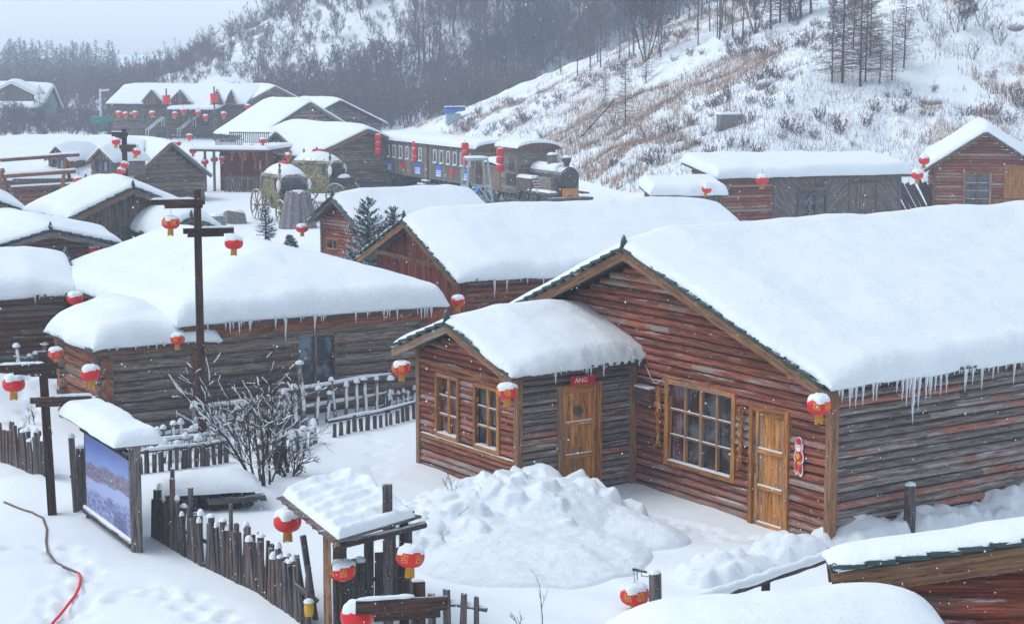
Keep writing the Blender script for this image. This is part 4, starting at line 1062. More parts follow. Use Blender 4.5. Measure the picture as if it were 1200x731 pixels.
# ------------------------------------------------------------------ lanterns
def glyph_on(body_r, body_h, txt, ang, size):
    me = text_mesh(txt, size, 0.0, M['gold'], 'gold_character')
    co = np.empty(len(me.vertices) * 3, np.float32); me.vertices.foreach_get('co', co); co = co.reshape(-1, 3)
    out = np.empty_like(co); a = ang + co[:, 0] / body_r; z = co[:, 1]
    q = (body_r + .006) * np.sqrt(np.clip(1 - (z / (body_h * 1.02)) ** 2, 0.05, 1))
    out[:, 0] = np.cos(a) * q; out[:, 1] = np.sin(a) * q; out[:, 2] = z
    me.vertices.foreach_set('co', out.ravel()); me.update(); return me
def mk_lantern(n=28, glyph=None, snow=1.0, tassel=True, low=False):
    root = empty('red_lantern', (0, 0, -50))
    K = 9 if low else 14; a, b = .192, .135
    mb = MB(); prof = [(a * math.sin(math.pi * (.06 + .88 * i / K)) ** .62, -b * math.cos(math.pi * (.06 + .88 * i / K))) for i in range(K + 1)]
    mb.lathe(prof, n, m=0, rib=0 if low else .035, nrib=14); mb.lathe([(0, b * .98), (.06, b * .98)], 10); mb.lathe([(.06, -b * .98), (0, -b * .98)], 10)
    mb.build('body', M['red'], root)
    if glyph:
        for i, ang in enumerate((-2.4, -1.45, -.4)):
            o = bpy.data.objects.new('gold_character', glyph_on(a * 1.0, b, glyph, ang, .13)); COL.objects.link(o); par(o, root)
    mb = MB(); mb.lathe([(.058, b * .95), (.062, b * 1.15), (.05, b * 1.17)], 12, m=0); mb.lathe([(.055, -b * 1.10), (.06, -b * .95)], 12); mb.build('rim', M['gold'], root)
    mb = MB(); mb.tube([(0, 0, b * 1.1), (.004, 0, .24), (0, 0, .34)], .004 if not low else .01, 4); mb.build('hanging_wire', M['iron'], root)
    if tassel:
        mb = MB()
        for k in range(10 if low else 18):
            t = 6.283 * k / (10 if low else 18); q = .050
            mb.beam((q * math.cos(t), q * math.sin(t), -b * 1.02), (q * 1.15 * math.cos(t), q * 1.15 * math.sin(t), -b * 1.02 - rr(.125, .145)), .019 if not low else .04, .008, up=(-math.sin(t), math.cos(t), 0))
        mb.lathe([(.046, -b), (.05, -b - .12)], 10); mb.build('tassel', M['yellow'], root)
    if snow:
        N = n; KK = 7; V = []; Fs = []; uvs = []
        for i in range(KK + 1):
            f = i / KK; th = f * math.pi * .385
            for k in range(N):
                t = 6.283 * k / N; w = 1 + .07 * math.sin(3 * t + 1) + .06 * math.sin(5 * t)
                q = (a * .98) * math.sin(th) ** .8 * (w if i > 3 else 1) * (1.0 if i < KK else .97)
                z = .012 + (b + .036 * snow) * math.cos(th) ** .82 - (.03 if i == KK else 0) + .008 * math.sin(4 * t + i)
                V.append((q * math.cos(t), q * math.sin(t), max(z, .012 + .02 * math.sin(3 * t))))
        for i in range(KK):
            for k in range(N):
                k2 = (k + 1) % N; Fs.append((i * N + k, (i + 1) * N + k, (i + 1) * N + k2, i * N + k2)); uvs.append([(0, 0)] * 4)
        mb = MB(); mb.add(V, Fs, uvs, 0, .5, True); mb.build('snow_cap', M['snow'], root)
    return root
LANT_A = mk_lantern(glyph='福'); LANT_B = mk_lantern(glyph='吉', snow=.6); LANT_F = mk_lantern(12, snow=.5, low=True)
LANT_C = mk_lantern(glyph=None, snow=1.2); LANT_D = mk_lantern(glyph='福', snow=.15)
LG = 'red lanterns hung through the snowy village'
def lant(proto, px, py, D, label, sc=1.0, rz=None, tilt=(0, 0), group=LG):
    o = clone(proto, GY(px, py, D), rr(-.5, .5) if rz is None else rz, sc, label, 'lantern', group)
    if tilt == (0, 0): tilt = (rr(-.07, .07), rr(-.07, .07)); o.scale = (sc * rr(.96, 1.04), sc * rr(.96, 1.04), sc * rr(.9, 1.06))
    if tilt != (0, 0): o.rotation_euler = (tilt[0], tilt[1], o.rotation_euler.z)
    return o
NL = [
 ('A', 470, 431, 33.9, 'red lantern hanging under the left eave tip of the porch roof', .92),
 ('A', 594, 459, 32.1, 'red lantern hanging at the porch corner between windows and pale door', 1.0),
 ('A', 960, 475, 29.4, 'red lantern under the eave corner of the large cabin above the paper sticker', 1.08),
 ('A', 200, 261, 36.6, 'red lantern on the left end of the tall pole beside the hipped roof', .9),
 ('A', 274, 285, 36.8, 'red lantern on the right arm of the tall pole above the hipped roof', .95),
 ('B', 208, 397, 37.0, 'snow-dusted lantern between the annex roof and the broad log house', .78),
 ('A', 106, 438, 35.6, 'red lantern at the left log corner of the annex', .95),
 ('B', 65, 414, 38.5, 'red lantern behind the top of the leftmost crossarm pole', .85),
 ('A', 16, 450, 32.2, 'leftmost near lantern, hanging from the left arm of the leftmost pole', 1.02),
 ('B', 101, 474, 32.6, 'lantern mostly buried in snow behind the picture board roof', 1.0),
 ('A', 88, 350, 43.0, 'red lantern at the far left eave end of the broad hipped log house', 1.0),
 ('A', 110, 293, 56.0, 'red lantern between the low brown cabin and the grey plank cabin', .95),
 ('A', 1, 298, 54.5, 'red lantern cut by the left edge of the photo beside the low brown cabin', 1.0),
 ('A', 354, 268, 65.6, 'red lantern at the left eave of the small dark red cabin', 1.1),
 ('B', 537, 353, 43.6, 'snow-covered lantern peeping over the porch roof below the red plank gable', .9),
 ('A', 337, 611, 26.9, 'red lantern under the left end of the gate roof', 1.05),
 ('B', 401, 668, 24.9, 'red lantern hanging in the gate opening, without a tassel', 1.0),
 ('B', 481, 652, 24.6, 'red lantern with golden print hanging at the right post of the gate', 1.0),
 ('A', 418, 722, 20.2, 'lantern buried under a white snow ball at the bottom edge by the cross pole', .95),
 ('A', 744, 697, 26.3, 'wide red lantern half hidden behind the stub post in front of the yard', 1.15),
 ('A', 893, 211, 82.4, 'red lantern hanging from the flat-roofed shed where red boards meet grey', 1.5),
 ('B', 1083, 188, 84.0, 'upper snow-topped lantern between the flat-roofed shed and the right cabin', 1.3),
 ('A', 1075, 205, 83.0, 'lower lantern with yellow tassel between the flat-roofed shed and the right cabin', 1.4),
 ('A', 828, 222, 77.6, 'tilted lantern by the lean-to at the left end of the flat-roofed shed', 1.1),
]
for t_, px, py, D, lb, sc in NL:
    o = lant({'A': (LANT_A, LANT_C, LANT_D)[int(px) % 3], 'B': LANT_B}[t_] if D < 40 and 'buried' not in lb else LANT_C, px, py, D, lb, sc, tilt=(.15, .2) if 'tilted' in lb else (0, 0))
    if 'without a tassel' in lb:
        for ch in list(kids(o)):
            if ch.name.startswith('tassel'): bpy.data.objects.remove(ch)
ORD = ['first', 'second', 'third', 'fourth', 'fifth', 'sixth', 'seventh', 'eighth', 'ninth', 'tenth', 'eleventh', 'twelfth']
for i, (px, py) in enumerate([(136, 166), (160, 178), (146, 193), (142, 200)]):
    lant(LANT_F, px, py, 92, '%s lantern from the top on the small far crossarm pole' % ORD[i], 1.15, tilt=(0, .3 * (i > 0)))
for i, (px, py) in enumerate([(227, 191), (240, 190), (251, 187), (261, 186), (271, 182), (282, 178), (287, 182), (299, 181)]):
    lant(LANT_F, px, py, 108, '%s lantern from the left in the far row under the snowy deck' % ORD[i], 1.15)
for i, (px, py, D, lb) in enumerate([(226, 177, 112, 'lantern just left of the snowy deck edge'), (227, 211, 104, 'lone lantern over the snow right of the tan log hut'), (208, 168, 112, 'lantern left of the deck stair'),
     (222, 160, 130, 'lantern above the left corner of the snowy deck'), (294, 172, 108, 'lantern left of the carved pavilion gable'), (308, 165, 108, 'lantern in front of the carved pavilion gable'),
     (92, 211, 83, 'red lantern hung right of the orange log frame'), (338, 183, 104, 'lantern on the red railing behind the carriages')]):
    lant(LANT_F, px, py, D, 'far ' + lb, 1.2)
for i, (px, py) in enumerate([(139, 133), (147, 134), (158, 133), (178, 133), (205, 134), (215, 130), (232, 132), (241, 137), (262, 134), (290, 125)]):
    lant(LANT_F, px, py, 170, '%s lantern from the left along the dormered inn front' % ORD[i], 1.5)
for i, (px, py) in enumerate([(195, 117), (251, 115)]):
    s = empty('drum_lantern', GY(px, py, 168), 0, '%s red drum lantern in front of the inn roof' % ('left', 'right')[i], 'lantern', LG)
    mb = MB(); mb.lathe([(.0, -.4), (.34, -.4), (.36, .4), (0, .4)], 12, smooth=False); mb.build('body', M['red'], s)
    mb = MB(); mb.tube([(0, 0, -6), (0, 0, 1.0)], .07, 6); mb.build('pole', M['iron'], s)
# ------------------------------------------------------------------ crossarm lantern poles
def crosspole(px, py_base, py_top, D, label, arms, w, lean=0.0, rz=.25, arm_h=.17, arm_w=.07):
    base = GY(px, py_base, D); base = Vector((base.x, D, tz(base.x, D))); top = GY(px, py_top, D).z - base.z
    o = empty('lantern_pole', base, rz, label, 'pole', 'crossarm lantern poles')
    mb = MB(); mb.beam((0, 0, -.3), (lean, 0, top), w, w, up=(0, 1, 0), j=.006, taper=.92); mb.build('post', M['pole'], o)
    for (xl, xr, py) in arms:
        z = GY(px, py, D).z - base.z; sc = D / F
        a, b = (xl - px) * sc / math.cos(rz), (xr - px) * sc / math.cos(rz)
        mb = MB(); y = -(w / 2 + arm_w / 2)
        mb.beam((a, y, z), (b, y, z + rr(-.02, .02)), arm_w, arm_h * .62, j=.004)
        k = .72
        mb.beam((a * k, y + .004, z - arm_h * .45), (b * k, y + .004, z - arm_h * .45), arm_w * .92, arm_h * .5, j=.004)
        am = mb.build('crossarm', M['pole'], o)
        s = MB(); n = 14; L0, L1 = (a, -w * .4) if abs(a) > abs(b) else (w * .4, b)
        pts = [(L0 + (L1 - L0) * i / n, y, z + arm_h * .31 + .012) for i in range(n + 1)]
        s.tube(pts, [.012] + [.036 + rr(-.006, .006) for _ in range(n - 1)] + [.012], 8, flat=.8); s.build('snow_line', M['snow'], am)
    return o
crosspole(238, 540, 222, 36.9, 'tall dark pole with two crossarms in front of the hipped log house', [(186, 246, 236), (221, 278, 270)], .155, 0)
crosspole(62, 603, 411, 31.9, 'dark pole with two crossarms left of the picture board', [(9, 74, 428), (41, 110, 467)], .15, -.09)
crosspole(491, 905, 680, 20.0, 'short dark cross pole at the bottom edge in front of the gate', [(416, 524, 703)], .15, 0, arm_h=.24)
crosspole(149, 285, 151, 92.5, 'small far crossarm pole above the grey plank cabin roof', [(135, 153, 157), (143, 162, 172)], .26, 0, arm_h=.35, arm_w=.16)

# ------------------------------------------------------------------ fences
def blob(mb, c, rx, ry, rz_, n=8, k=4):
    prof = [(math.sin(math.pi / 2 * i / k), math.cos(math.pi / 2 * i / k)) for i in range(k + 1)]
    V = []; Fs = []
    for (q, z) in prof:
        for j in range(n):
            t = 6.283 * j / n; V.append((c[0] + rx * q * math.cos(t) * rr(.92, 1.08), c[1] + ry * q * math.sin(t), c[2] + rz_ * z))
    for i in range(k):
        for j in range(n):
            j2 = (j + 1) % n; Fs.append((i * n + j, (i + 1) * n + j, (i + 1) * n + j2, i * n + j2))
    mb.add(V, Fs, [[(0, 0)] * 4] * len(Fs), 0, .5, True)
def fence(label, pts, hfn, step=.16, w=.085, lean=.07, mat='picket', rails=(.35, .75), snowcap=.45, group=None, railsnow=False, skip=(), thick=.05, round_=False, low_rail=None, name='picket_fence', tall=()):
    P = [Vector((p.x, p.y, 0)) for p in pts]; P0 = P[0]
    o = empty(name, (P0.x, P0.y, tz(P0.x, P0.y)), 0, label, 'fence', group)
    L = sum((b - a).length for a, b in zip(P[:-1], P[1:])); 
    def at(d):
        for a, b in zip(P[:-1], P[1:]):
            l = (b - a).length
            if d <= l: return a.lerp(b, d / l), (b - a).normalized()
            d -= l
        return P[-1], (P[-1] - P[-2]).normalized()
    n = min(99, int(L / step)); zb = o.location.z
    for i in range(n):
        p, d = at((i + .5 + rr(-.12, .12)) * L / n); f = (i + .5) / n
        h = hfn(f) * rr(.82, 1.12)
        if i in tall: h *= 1.45
        z0 = tz(p.x, p.y) - zb - .12; q = p - P0; lx, ly = rr(-lean, lean), rr(-lean, lean)
        mb = MB(); ww = w * rr(.75, 1.25)
        if round_: mb.tube([(q.x, q.y, z0), (q.x + lx * .5, q.y + ly * .5, z0 + h * .5), (q.x + lx, q.y + ly, z0 + h)], [ww * .5, ww * .47, ww * .40], 7, jit=.08)
        else: mb.beam((q.x, q.y, z0), (q.x + lx, q.y + ly, z0 + h + .1), thick, ww, up=d, j=.008, taper=rr(.75, 1))
        pk = mb.build('picket', M[mat], o)
        if R.random() < snowcap:
            mb = MB(); big = 1.25 if mat == 'picket_snowy' else 1.0
            blob(mb, (q.x + lx, q.y + ly, z0 + h + (.09 if not round_ else -.03)), ww * .62 * big, ww * .55 * big, rr(.05, .11) * big); mb.build('snow_cap', M['snow'], pk)
            if mat == 'picket_snowy':
                mb = MB(); f0, f1 = rr(.15, .45), rr(.75, 1.0); k = 6
                mb.tube([(q.x + lx * f + rr(-.01, .01) + ww * .12, q.y + ly * f - ww * .22, z0 + h * f) for f in [f0 + (f1 - f0) * j / k for j in range(k + 1)]], [.01] + [ww * rr(.28, .46) for _ in range(k - 1)] + [.01], 7); mb.build('snow_coat', M['snow'], pk)
    for zr_ in rails:
        k = max(4, int(L / .7)); pp = [at(L * i / k)[0] for i in range(k + 1)]
        nn = Vector((-at(0)[1].y, at(0)[1].x, 0)) * .06
        pl = [(q.x - P0.x + nn.x, q.y - P0.y + nn.y, tz(q.x, q.y) - zb + zr_ * hfn(i / k) + rr(-.015, .015)) for i, q in enumerate(pp)]
        mb = MB(); mb.tube(pl, .032, 7, jit=.1); ro = mb.build('rail', M[mat], o)
        if railsnow:
            mb = MB(); mb.tube([(a, b, c + .035) for a, b, c in pl], [.02] + [rr(.035, .055) for _ in pl[1:-1]] + [.02], 8, flat=.9); mb.build('snow_line', M['snow'], ro)
    return o
fence('crooked dark picket fence running from the picture board to the gate', [on(178, 628), on(235, 662), on(300, 692), on(362, 735)], lambda f: .80 + .12 * f, .095, .088, .07, snowcap=.3, rails=(.45,), tall=(8, 9, 16, 30))
fence('dark picket fence at the left edge behind the leftmost pole', [on(-30, 528), on(0, 540), on(30, 551), on(58, 562)], lambda f: .80, .13, .11, .05, snowcap=.25, rails=(.5,))
fence('stacked log-end pickets just left of the picture board', [on(88, 600), on(104, 592)], lambda f: 1.25, .13, .12, .05, snowcap=.8, rails=(.5,))
fence('low paling with a snowy top rail between picture board and bare shrub', [on(160, 556), on(215, 549), on(268, 541)], lambda f: .42, .14, .085, .03, snowcap=.1, rails=(.95,), railsnow=True)
fence('snow-plastered twig pickets in front of the annex wall', [on(165, 533), on(220, 527), on(330, 512)], lambda f: .62, .19, .085, .08, 'picket_snowy', snowcap=.95, rails=(.55,), railsnow=True, round_=True)
fence('taller snow-crusted fence with white knobs before the log house window', [on(328, 505), on(400, 492), on(460, 482)], lambda f: .95, .27, .11, .10, 'picket_snowy', snowcap=1.0, rails=(.42, .86), railsnow=True, round_=True, tall=(2,))
fence('little white-capped pickets beside the porch left wall', [on(448, 482), on(494, 470)], lambda f: .45, .20, .08, .04, 'picket_snowy', snowcap=1.0, rails=(.2,), railsnow=True, round_=True)
fence('low paling with thick snowy rail in the yard left of the porch', [on(388, 513), on(440, 502), on(494, 488)], lambda f: .34, .20, .085, .02, snowcap=0, rails=(.95,), railsnow=True)
fence('grey snow-capped pickets among the shrub branches', [on(300, 545), on(345, 530), on(372, 518)], lambda f: .52, .17, .09, .05, 'picket_snowy', snowcap=.9, rails=(.6,), railsnow=True, round_=True)
fence('snowy knobbed fence beyond the annex at the left', [G(20, 432, .6), G(60, 418, .6), G(100, 405, .6)], lambda f: .95, .33, .12, .12, 'picket_snowy', snowcap=1.0, rails=(.6,), railsnow=True, round_=True)
fence('upright boards closing the gap behind the gate posts', [GY(405, 731, 25.7), GY(445, 731, 26.0), GY(482, 731, 26.3)], lambda f: 1.05 + .1 * f, .135, .13, .03, snowcap=.1, rails=(.5,))
fence('low stub fence with flat snowy rail at the bottom edge right of the gate', [GY(500, 731, 25.2), GY(568, 731, 24.8)], lambda f: .72, .21, .09, .03, snowcap=.3, rails=(.62,), railsnow=True)
fence('second row of snowed-up pickets just behind the low paling right of the picture board', [on(158, 545), on(230, 538), on(300, 528)], lambda f: .55, .16, .09, .07, 'picket_snowy', snowcap=.9, rails=(.8,), railsnow=True, round_=True)
fence('snow-crusted pickets crowding the foot of the log house wall behind the shrub', [on(225, 515), on(300, 506), on(345, 500)], lambda f: .75, .2, .10, .09, 'picket_snowy', snowcap=1.0, rails=(.5, .85), railsnow=True, round_=True)
# slanted board fence between the shed and the right cabin
o = empty('slanted_fence', (18.3, 88.5, tz(18.3, 88.5)), 0, 'dark slanted boards leaning between the flat-roofed shed and the right cabin', 'fence')
for i in range(12):
    mb = MB(); x = -1.0 + i * .27; mb.beam((x + .75, 0, .25), (x - .05, 0, 1.75 + rr(-.1, .15)), .21, .05, up=(0, 1, 0)); mb.build('board', M['picket'], o)
# stub posts
for (px, py0, py1, D, w, lb) in ((767, 722, 671, 25.9, .19, 'stub log post with a snow cap next to the wide lantern'), (1065, 624, 568, 30.6, .20, 'round grey post with a white cap in front of the grey side wall')):
    b = GY(px, py0, D); t = GY(px, py1, D); o = empty('stub_post', (b.x, D, 0), 0, lb, 'post', None)
    mb = MB(); mb.tube([(0, 0, -.3), (.01, 0, t.z * .5), (0, 0, t.z)], [w / 2, w / 2 * .97, w / 2 * .95], 12, jit=.05); mb.build('trunk', M['picket'], o)
    mb = MB(); blob(mb, (0, 0, t.z - .01), w * .47, w * .47, .07, 12); mb.build('snow_cap', M['snow'], o)
b = GY(750, 668, 26.1)
o = empty('wire_bracket', b, 0, 'small dark wire bracket sticking out beside the stub post', 'bracket')
mb = MB(); mb.beam((-.11, 0, .02), (.10, 0, -.02), .05, .03); mb.tube([(-.04, 0, 0), (-.04, 0, -.14)], .007, 5); mb.tube([(.02, 0, 0), (.02, 0, -.08), (.12, 0, -.09), (.20, -.05, -.07)], .007, 5); mb.build('bracket_arm', M['iron'], o)
# snowy rail log in front
A, B = G(735, 735, .78), G(1012, 640, .80)
o = empty('rail_log', A, 0, 'long snow-covered rail log slanting across the bottom right in front of the yard', 'rail')
n = 26; pts = [(B - A) * (i / n) + Vector((0, 0, rr(-.01, .01))) for i in range(n + 1)]
mb = MB(); mb.tube(pts, .055, 9, jit=.05); mb.build('log', M['bark'], o)
mb = MB(); mb.tube([p + Vector((0, 0, .06)) for p in pts], [.03] + [rr(.055, .085) for _ in pts[1:-1]] + [.03], 10); mb.build('snow_line', M['snow'], o)
for f in (.12, .55, .97):
    p = (B - A) * f; mb = MB(); mb.tube([(p.x, p.y, -.9), (p.x, p.y, 0)], .06, 8, jit=.06); mb.build('post', M['bark'], o)

# ------------------------------------------------------------------ picture board
def postermat():
    t = NT('landscape_print'); tc = t.n('TexCoord'); uv = tc.outputs['UV']; sp = t.n('SeparateXYZ'); t.l(uv, sp.inputs[0])
    n = t.noise(uv, 1.0, 5, .6, (5, 5, 1)); n2 = t.noise(uv, 1, 5, .7, (14, 22, 1)); n3 = t.noise(uv, 1, 3, .5, (2, 2, 1))
    yy = t.math('ADD', t.math('ADD', sp.outputs['Y'], t.math('MULTIPLY', t.math('SUBTRACT', n, .5), .16)), t.math('MULTIPLY', sp.outputs['X'], -.12))
    skyc = t.mix(t.ramp(yy, .62, .95), (.17, .26, .58), (.04, .09, .38)); wood_ = t.mix(t.ramp(n2, .35, .65), (.07, .045, .08), (.24, .20, .33))
    snowc = t.mix(t.ramp(n2, .40, .58), (.07, .085, .24), (.28, .33, .60)); lo = t.mix(t.ramp(n3, .45, .6), snowc, (.05, .06, .19))
    c = t.mix(t.ramp(yy, .60, .64), wood_, skyc); c = t.mix(t.ramp(yy, .40, .44), t.mix(t.ramp(yy, .22, .3), lo, (.34, .40, .66)), c)
    t.l(c, t.p.inputs['Base Color']); t.p.inputs['Roughness'].default_value = .35; return t.mat
M['poster'] = postermat()
b0, b1 = on(104, 606), on(158, 645); dv = (b1 - b0); LB = math.hypot(dv.x, dv.y); ang = math.atan2(dv.y, dv.x)
bd = empty('picture_board', b0, ang, 'wooden notice board showing a blue snow landscape, under a small snowy roof', 'notice board')
for x in (0, LB):
    mb = MB(); mb.tube([(x, .03, -.3), (x, .02, .9), (x, .03, 1.72)], [.075, .07, .065], 9, jit=.10); mb.build('post', M['bark'], bd)
for z in (.13, 1.56):
    mb = MB(); mb.tube([(-.05, -.05, z), (LB / 2, -.06, z + .01), (LB + .05, -.05, z)], .055, 8, jit=.1); mb.build('frame_log', M['bark'], bd)
mb = MB(); mb.tube([(-.05, -.05, .195), (LB * .5, -.06, .20), (LB + .05, -.05, .195)], [.03, .04, .03], 8); mb.build('snow_line', M['snow'], bd)
mb = MB(); mb.add([(.07, -.045, .18), (LB - .07, -.045, .18), (LB - .07, -.045, 1.52), (.07, -.045, 1.52), (.07, -.02, .18), (LB - .07, -.02, .18), (LB - .07, -.02, 1.52), (.07, -.02, 1.52)],
    [(0, 1, 2, 3), (5, 4, 7, 6), (0, 4, 5, 1), (3, 2, 6, 7), (0, 3, 7, 4), (1, 5, 6, 2)], [[(0, 0), (1, 0), (1, 1), (0, 1)]] + [[(0, 0)] * 4] * 5); mb.build('picture_panel', M['poster'], bd)
mb = MB(); mb.box(-.02, LB + .02, .0, .05, .1, 1.6); mb.build('back_panel', M['plank_grey'], bd)
mb = MB(); mb.box(LB + .06, LB + .12, -.08, .10, -.2, 1.74, grain=2); mb.build('side_board', M['plank_grey'], bd)
mb = MB(); mb.box(-.30, LB + .25, -.34, .36, 1.76, 1.80); rfb = mb.build('roof', M['plank_grey'], bd)
def snow_slab(parent, x0, x1, y0, y1, zfn, T, e, step, name='snow_cover', lump=0.1, seed=0, mat=None):
    th = np.linspace(0, math.pi / 2, 8)[:-1]
    def lin(a, b): return np.concatenate([a + e * (1 - np.cos(th)), np.arange(a + e, b - e, step), (b - e * (1 - np.cos(th)))[::-1]])
    X, Y = np.meshgrid(lin(x0, x1), lin(y0, y1), indexing='ij')
    ex = np.minimum(X - x0, x1 - X); ey = np.minimum(Y - y0, y1 - Y); p = lambda d: np.sqrt(np.clip(1 - (1 - np.clip(d / e, 0, 1)) ** 2, 0, 1))
    Z = zfn(X, Y) + .005 + T * p(ex) * p(ey) * (1 + lump * 2 * fbm(X * 1.6, Y * 1.6, 3, seed)) 
    X = X + .05 * vn(Y * 3, X * 0 + seed) * (ex < .25); Y = Y + .05 * vn(X * 3, Y * 0 + seed) * (ey < .25)
    return grid_obj(name, X, Y, Z, mat or M['snow'], parent)
snow_slab(rfb, -.34, LB + .30, -.38, .44, lambda X, Y: 1.79 + 0 * X, .26, .22, .05, lump=.15, seed=3)
# ------------------------------------------------------------------ gate with plank roof
gt = empty('gate_shelter', flat0(G(395, 632, 1.62)), 0, 'little wooden gate with a tilted snow-covered plank roof and a tall post', 'gate')
go = gt.location.copy()
cL, cF, cR, cT = [G(*q) - go for q in ((331, 582, 1.66), (396, 634, 1.60), (487, 607, 1.60), (425, 552, 1.66))]
cT = cL + (cR - cF)
mb = MB(); n = 9
for i in range(n):
    a = cL.lerp(cF, (i + .5) / n); b = cT.lerp(cR, (i + .5) / n); d = (b - a).normalized() * .05
    mb.beam(a - d, b + d, (cF - cL).length / n * .96, .035, j=.004)
rg = mb.build('roof', M['plank_grey'], gt)
N1, N2 = 70, 46; s1, t1 = np.meshgrid(np.linspace(0, 1, N1), np.linspace(0, 1, N2), indexing='ij')
dl, dt = (cF - cL).length, (cR - cF).length; e = .12
es = np.minimum(s1, 1 - s1) * dl; et = np.minimum(t1, 1 - t1) * dt
pf = lambda d: np.sqrt(np.clip(1 - (1 - np.clip(d / e, 0, 1)) ** 2, 0, 1))
ridges = .028 * np.sin(s1 * 6.283 * 6.5) * (t1 < .8)
hh = pf(es) * pf(et) * (.13 + ridges + .05 * fbm(s1 * 5, t1 * 4, 3, 5) * 2 + .11 * np.exp(-((s1 - .15) ** 2 + (t1 - .8) ** 2) / .012) + .10 * np.exp(-((s1 - .32) ** 2 + (t1 - .93) ** 2) / .01))
C_ = np.array(cL)[None, None] + s1[..., None] * np.array(cF - cL) + t1[..., None] * np.array(cT - cL)
grid_obj('snow_cover', C_[..., 0], C_[..., 1], C_[..., 2] + .022 + hh, M['snow'], rg)
for nm, p0, p1, w, m_ in (('ridge_beam', cF + Vector((-.05, .1, -.10)), cR + Vector((.12, .05, -.10)), .11, 'bark'), ('side_rail', cL + Vector((0, 0, -.05)), cF + Vector((0, 0, -.05)), .06, 'board'), ('back_beam', cL.lerp(cT, .1) + Vector((0, 0, -.10)), cT + Vector((0, 0, -.10)), .10, 'bark')):
    mb = MB(); mb.tube([p0, p0.lerp(p1, .5), p1], w / 2 if m_ == 'bark' else .03, 8, jit=.06); mb.build(nm, M[m_], gt)
def gpost(px, D, ztop, w, mat, rnd=True, name='post', snow=False):
    b = GY(px, 700, D) - go; mb = MB()
    if rnd: mb.tube([(b.x, b.y, -.3), (b.x + rr(-.02, .02), b.y, ztop * .5), (b.x, b.y, ztop)], [w / 2 * 1.05, w / 2, w / 2 * .95], 9, jit=.07)
    else: mb.beam((b.x, b.y, -.3), (b.x, b.y, ztop), w, w * .6, up=(0, 1, 0), j=.006)
    o = mb.build(name, M[mat], gt); return o
gpost(399, 25.0, 1.5, .20, 'bark'); gpost(384, 24.8, 1.5, .10, 'board', False, 'board'); gpost(457, 25.9, 1.5, .19, 'bark')
gpost(474, 25.4, 1.52, .14, 'bark'); gpost(455, 25.2, 2.12, .13, 'picket', False, 'tall_post'); gpost(435, 26.0, 1.2, .08, 'board', False, 'board')
for (x0, y0, x1, y1, D) in ((372, 740, 355, 627, 25.9), (362, 740, 347, 650, 26.1), (372, 705, 345, 684, 25.6)):
    a, b = GY(x0, y0, D) - go, GY(x1, y1, D + .1) - go; mb = MB(); mb.tube([a, a.lerp(b, .5), b], .045, 7, jit=.1); mb.build('leaning_stake', M['picket'], gt)
o = empty('yellow_lantern', GY(362, 712, 25.3), 0, 'small yellow paper lamp with snow on top hanging low by the gate stakes', 'lantern')
mb = MB(); mb.lathe([(0, -.11), (.06, -.11), (.07, 0), (.06, .09), (0, .1)], 12); mb.build('body', M['yellow'], o); mb = MB(); blob(mb, (0, 0, .08), .075, .075, .06, 10); mb.build('snow_cap', M['snow'], o)

# ------------------------------------------------------------------ log pile with snow pillow
b = on(245, 592); wp = empty('firewood_stack', b, math.radians(14), 'low stack of short logs under a smooth snow pillow beside the bare shrub', 'log pile')
wx = .78
for row, z in ((0, .08), (1, .26)):
    for i in range(8):
        mb = MB(); x = -wx + (i + .5) * 2 * wx / 8 + rr(-.02, .02); q = rr(.065, .09)
        mb.tube([(x, -.35 + rr(-.05, .05), z), (x, .35, z)], q, 9, m=0, mcap=0, jit=.05); mb.build('log', M['bark'], wp)
mb = MB(); mb.beam((-.05, -.50, .17), (.95, -.42, .20), .10, .10, j=.02); mb.build('side_log', M['picket'], wp)
snow_slab(wp, -wx - .12, wx + .10, -.48, .55, lambda X, Y: .31 + 0 * X, .27, .42, .06, lump=.15, seed=8)
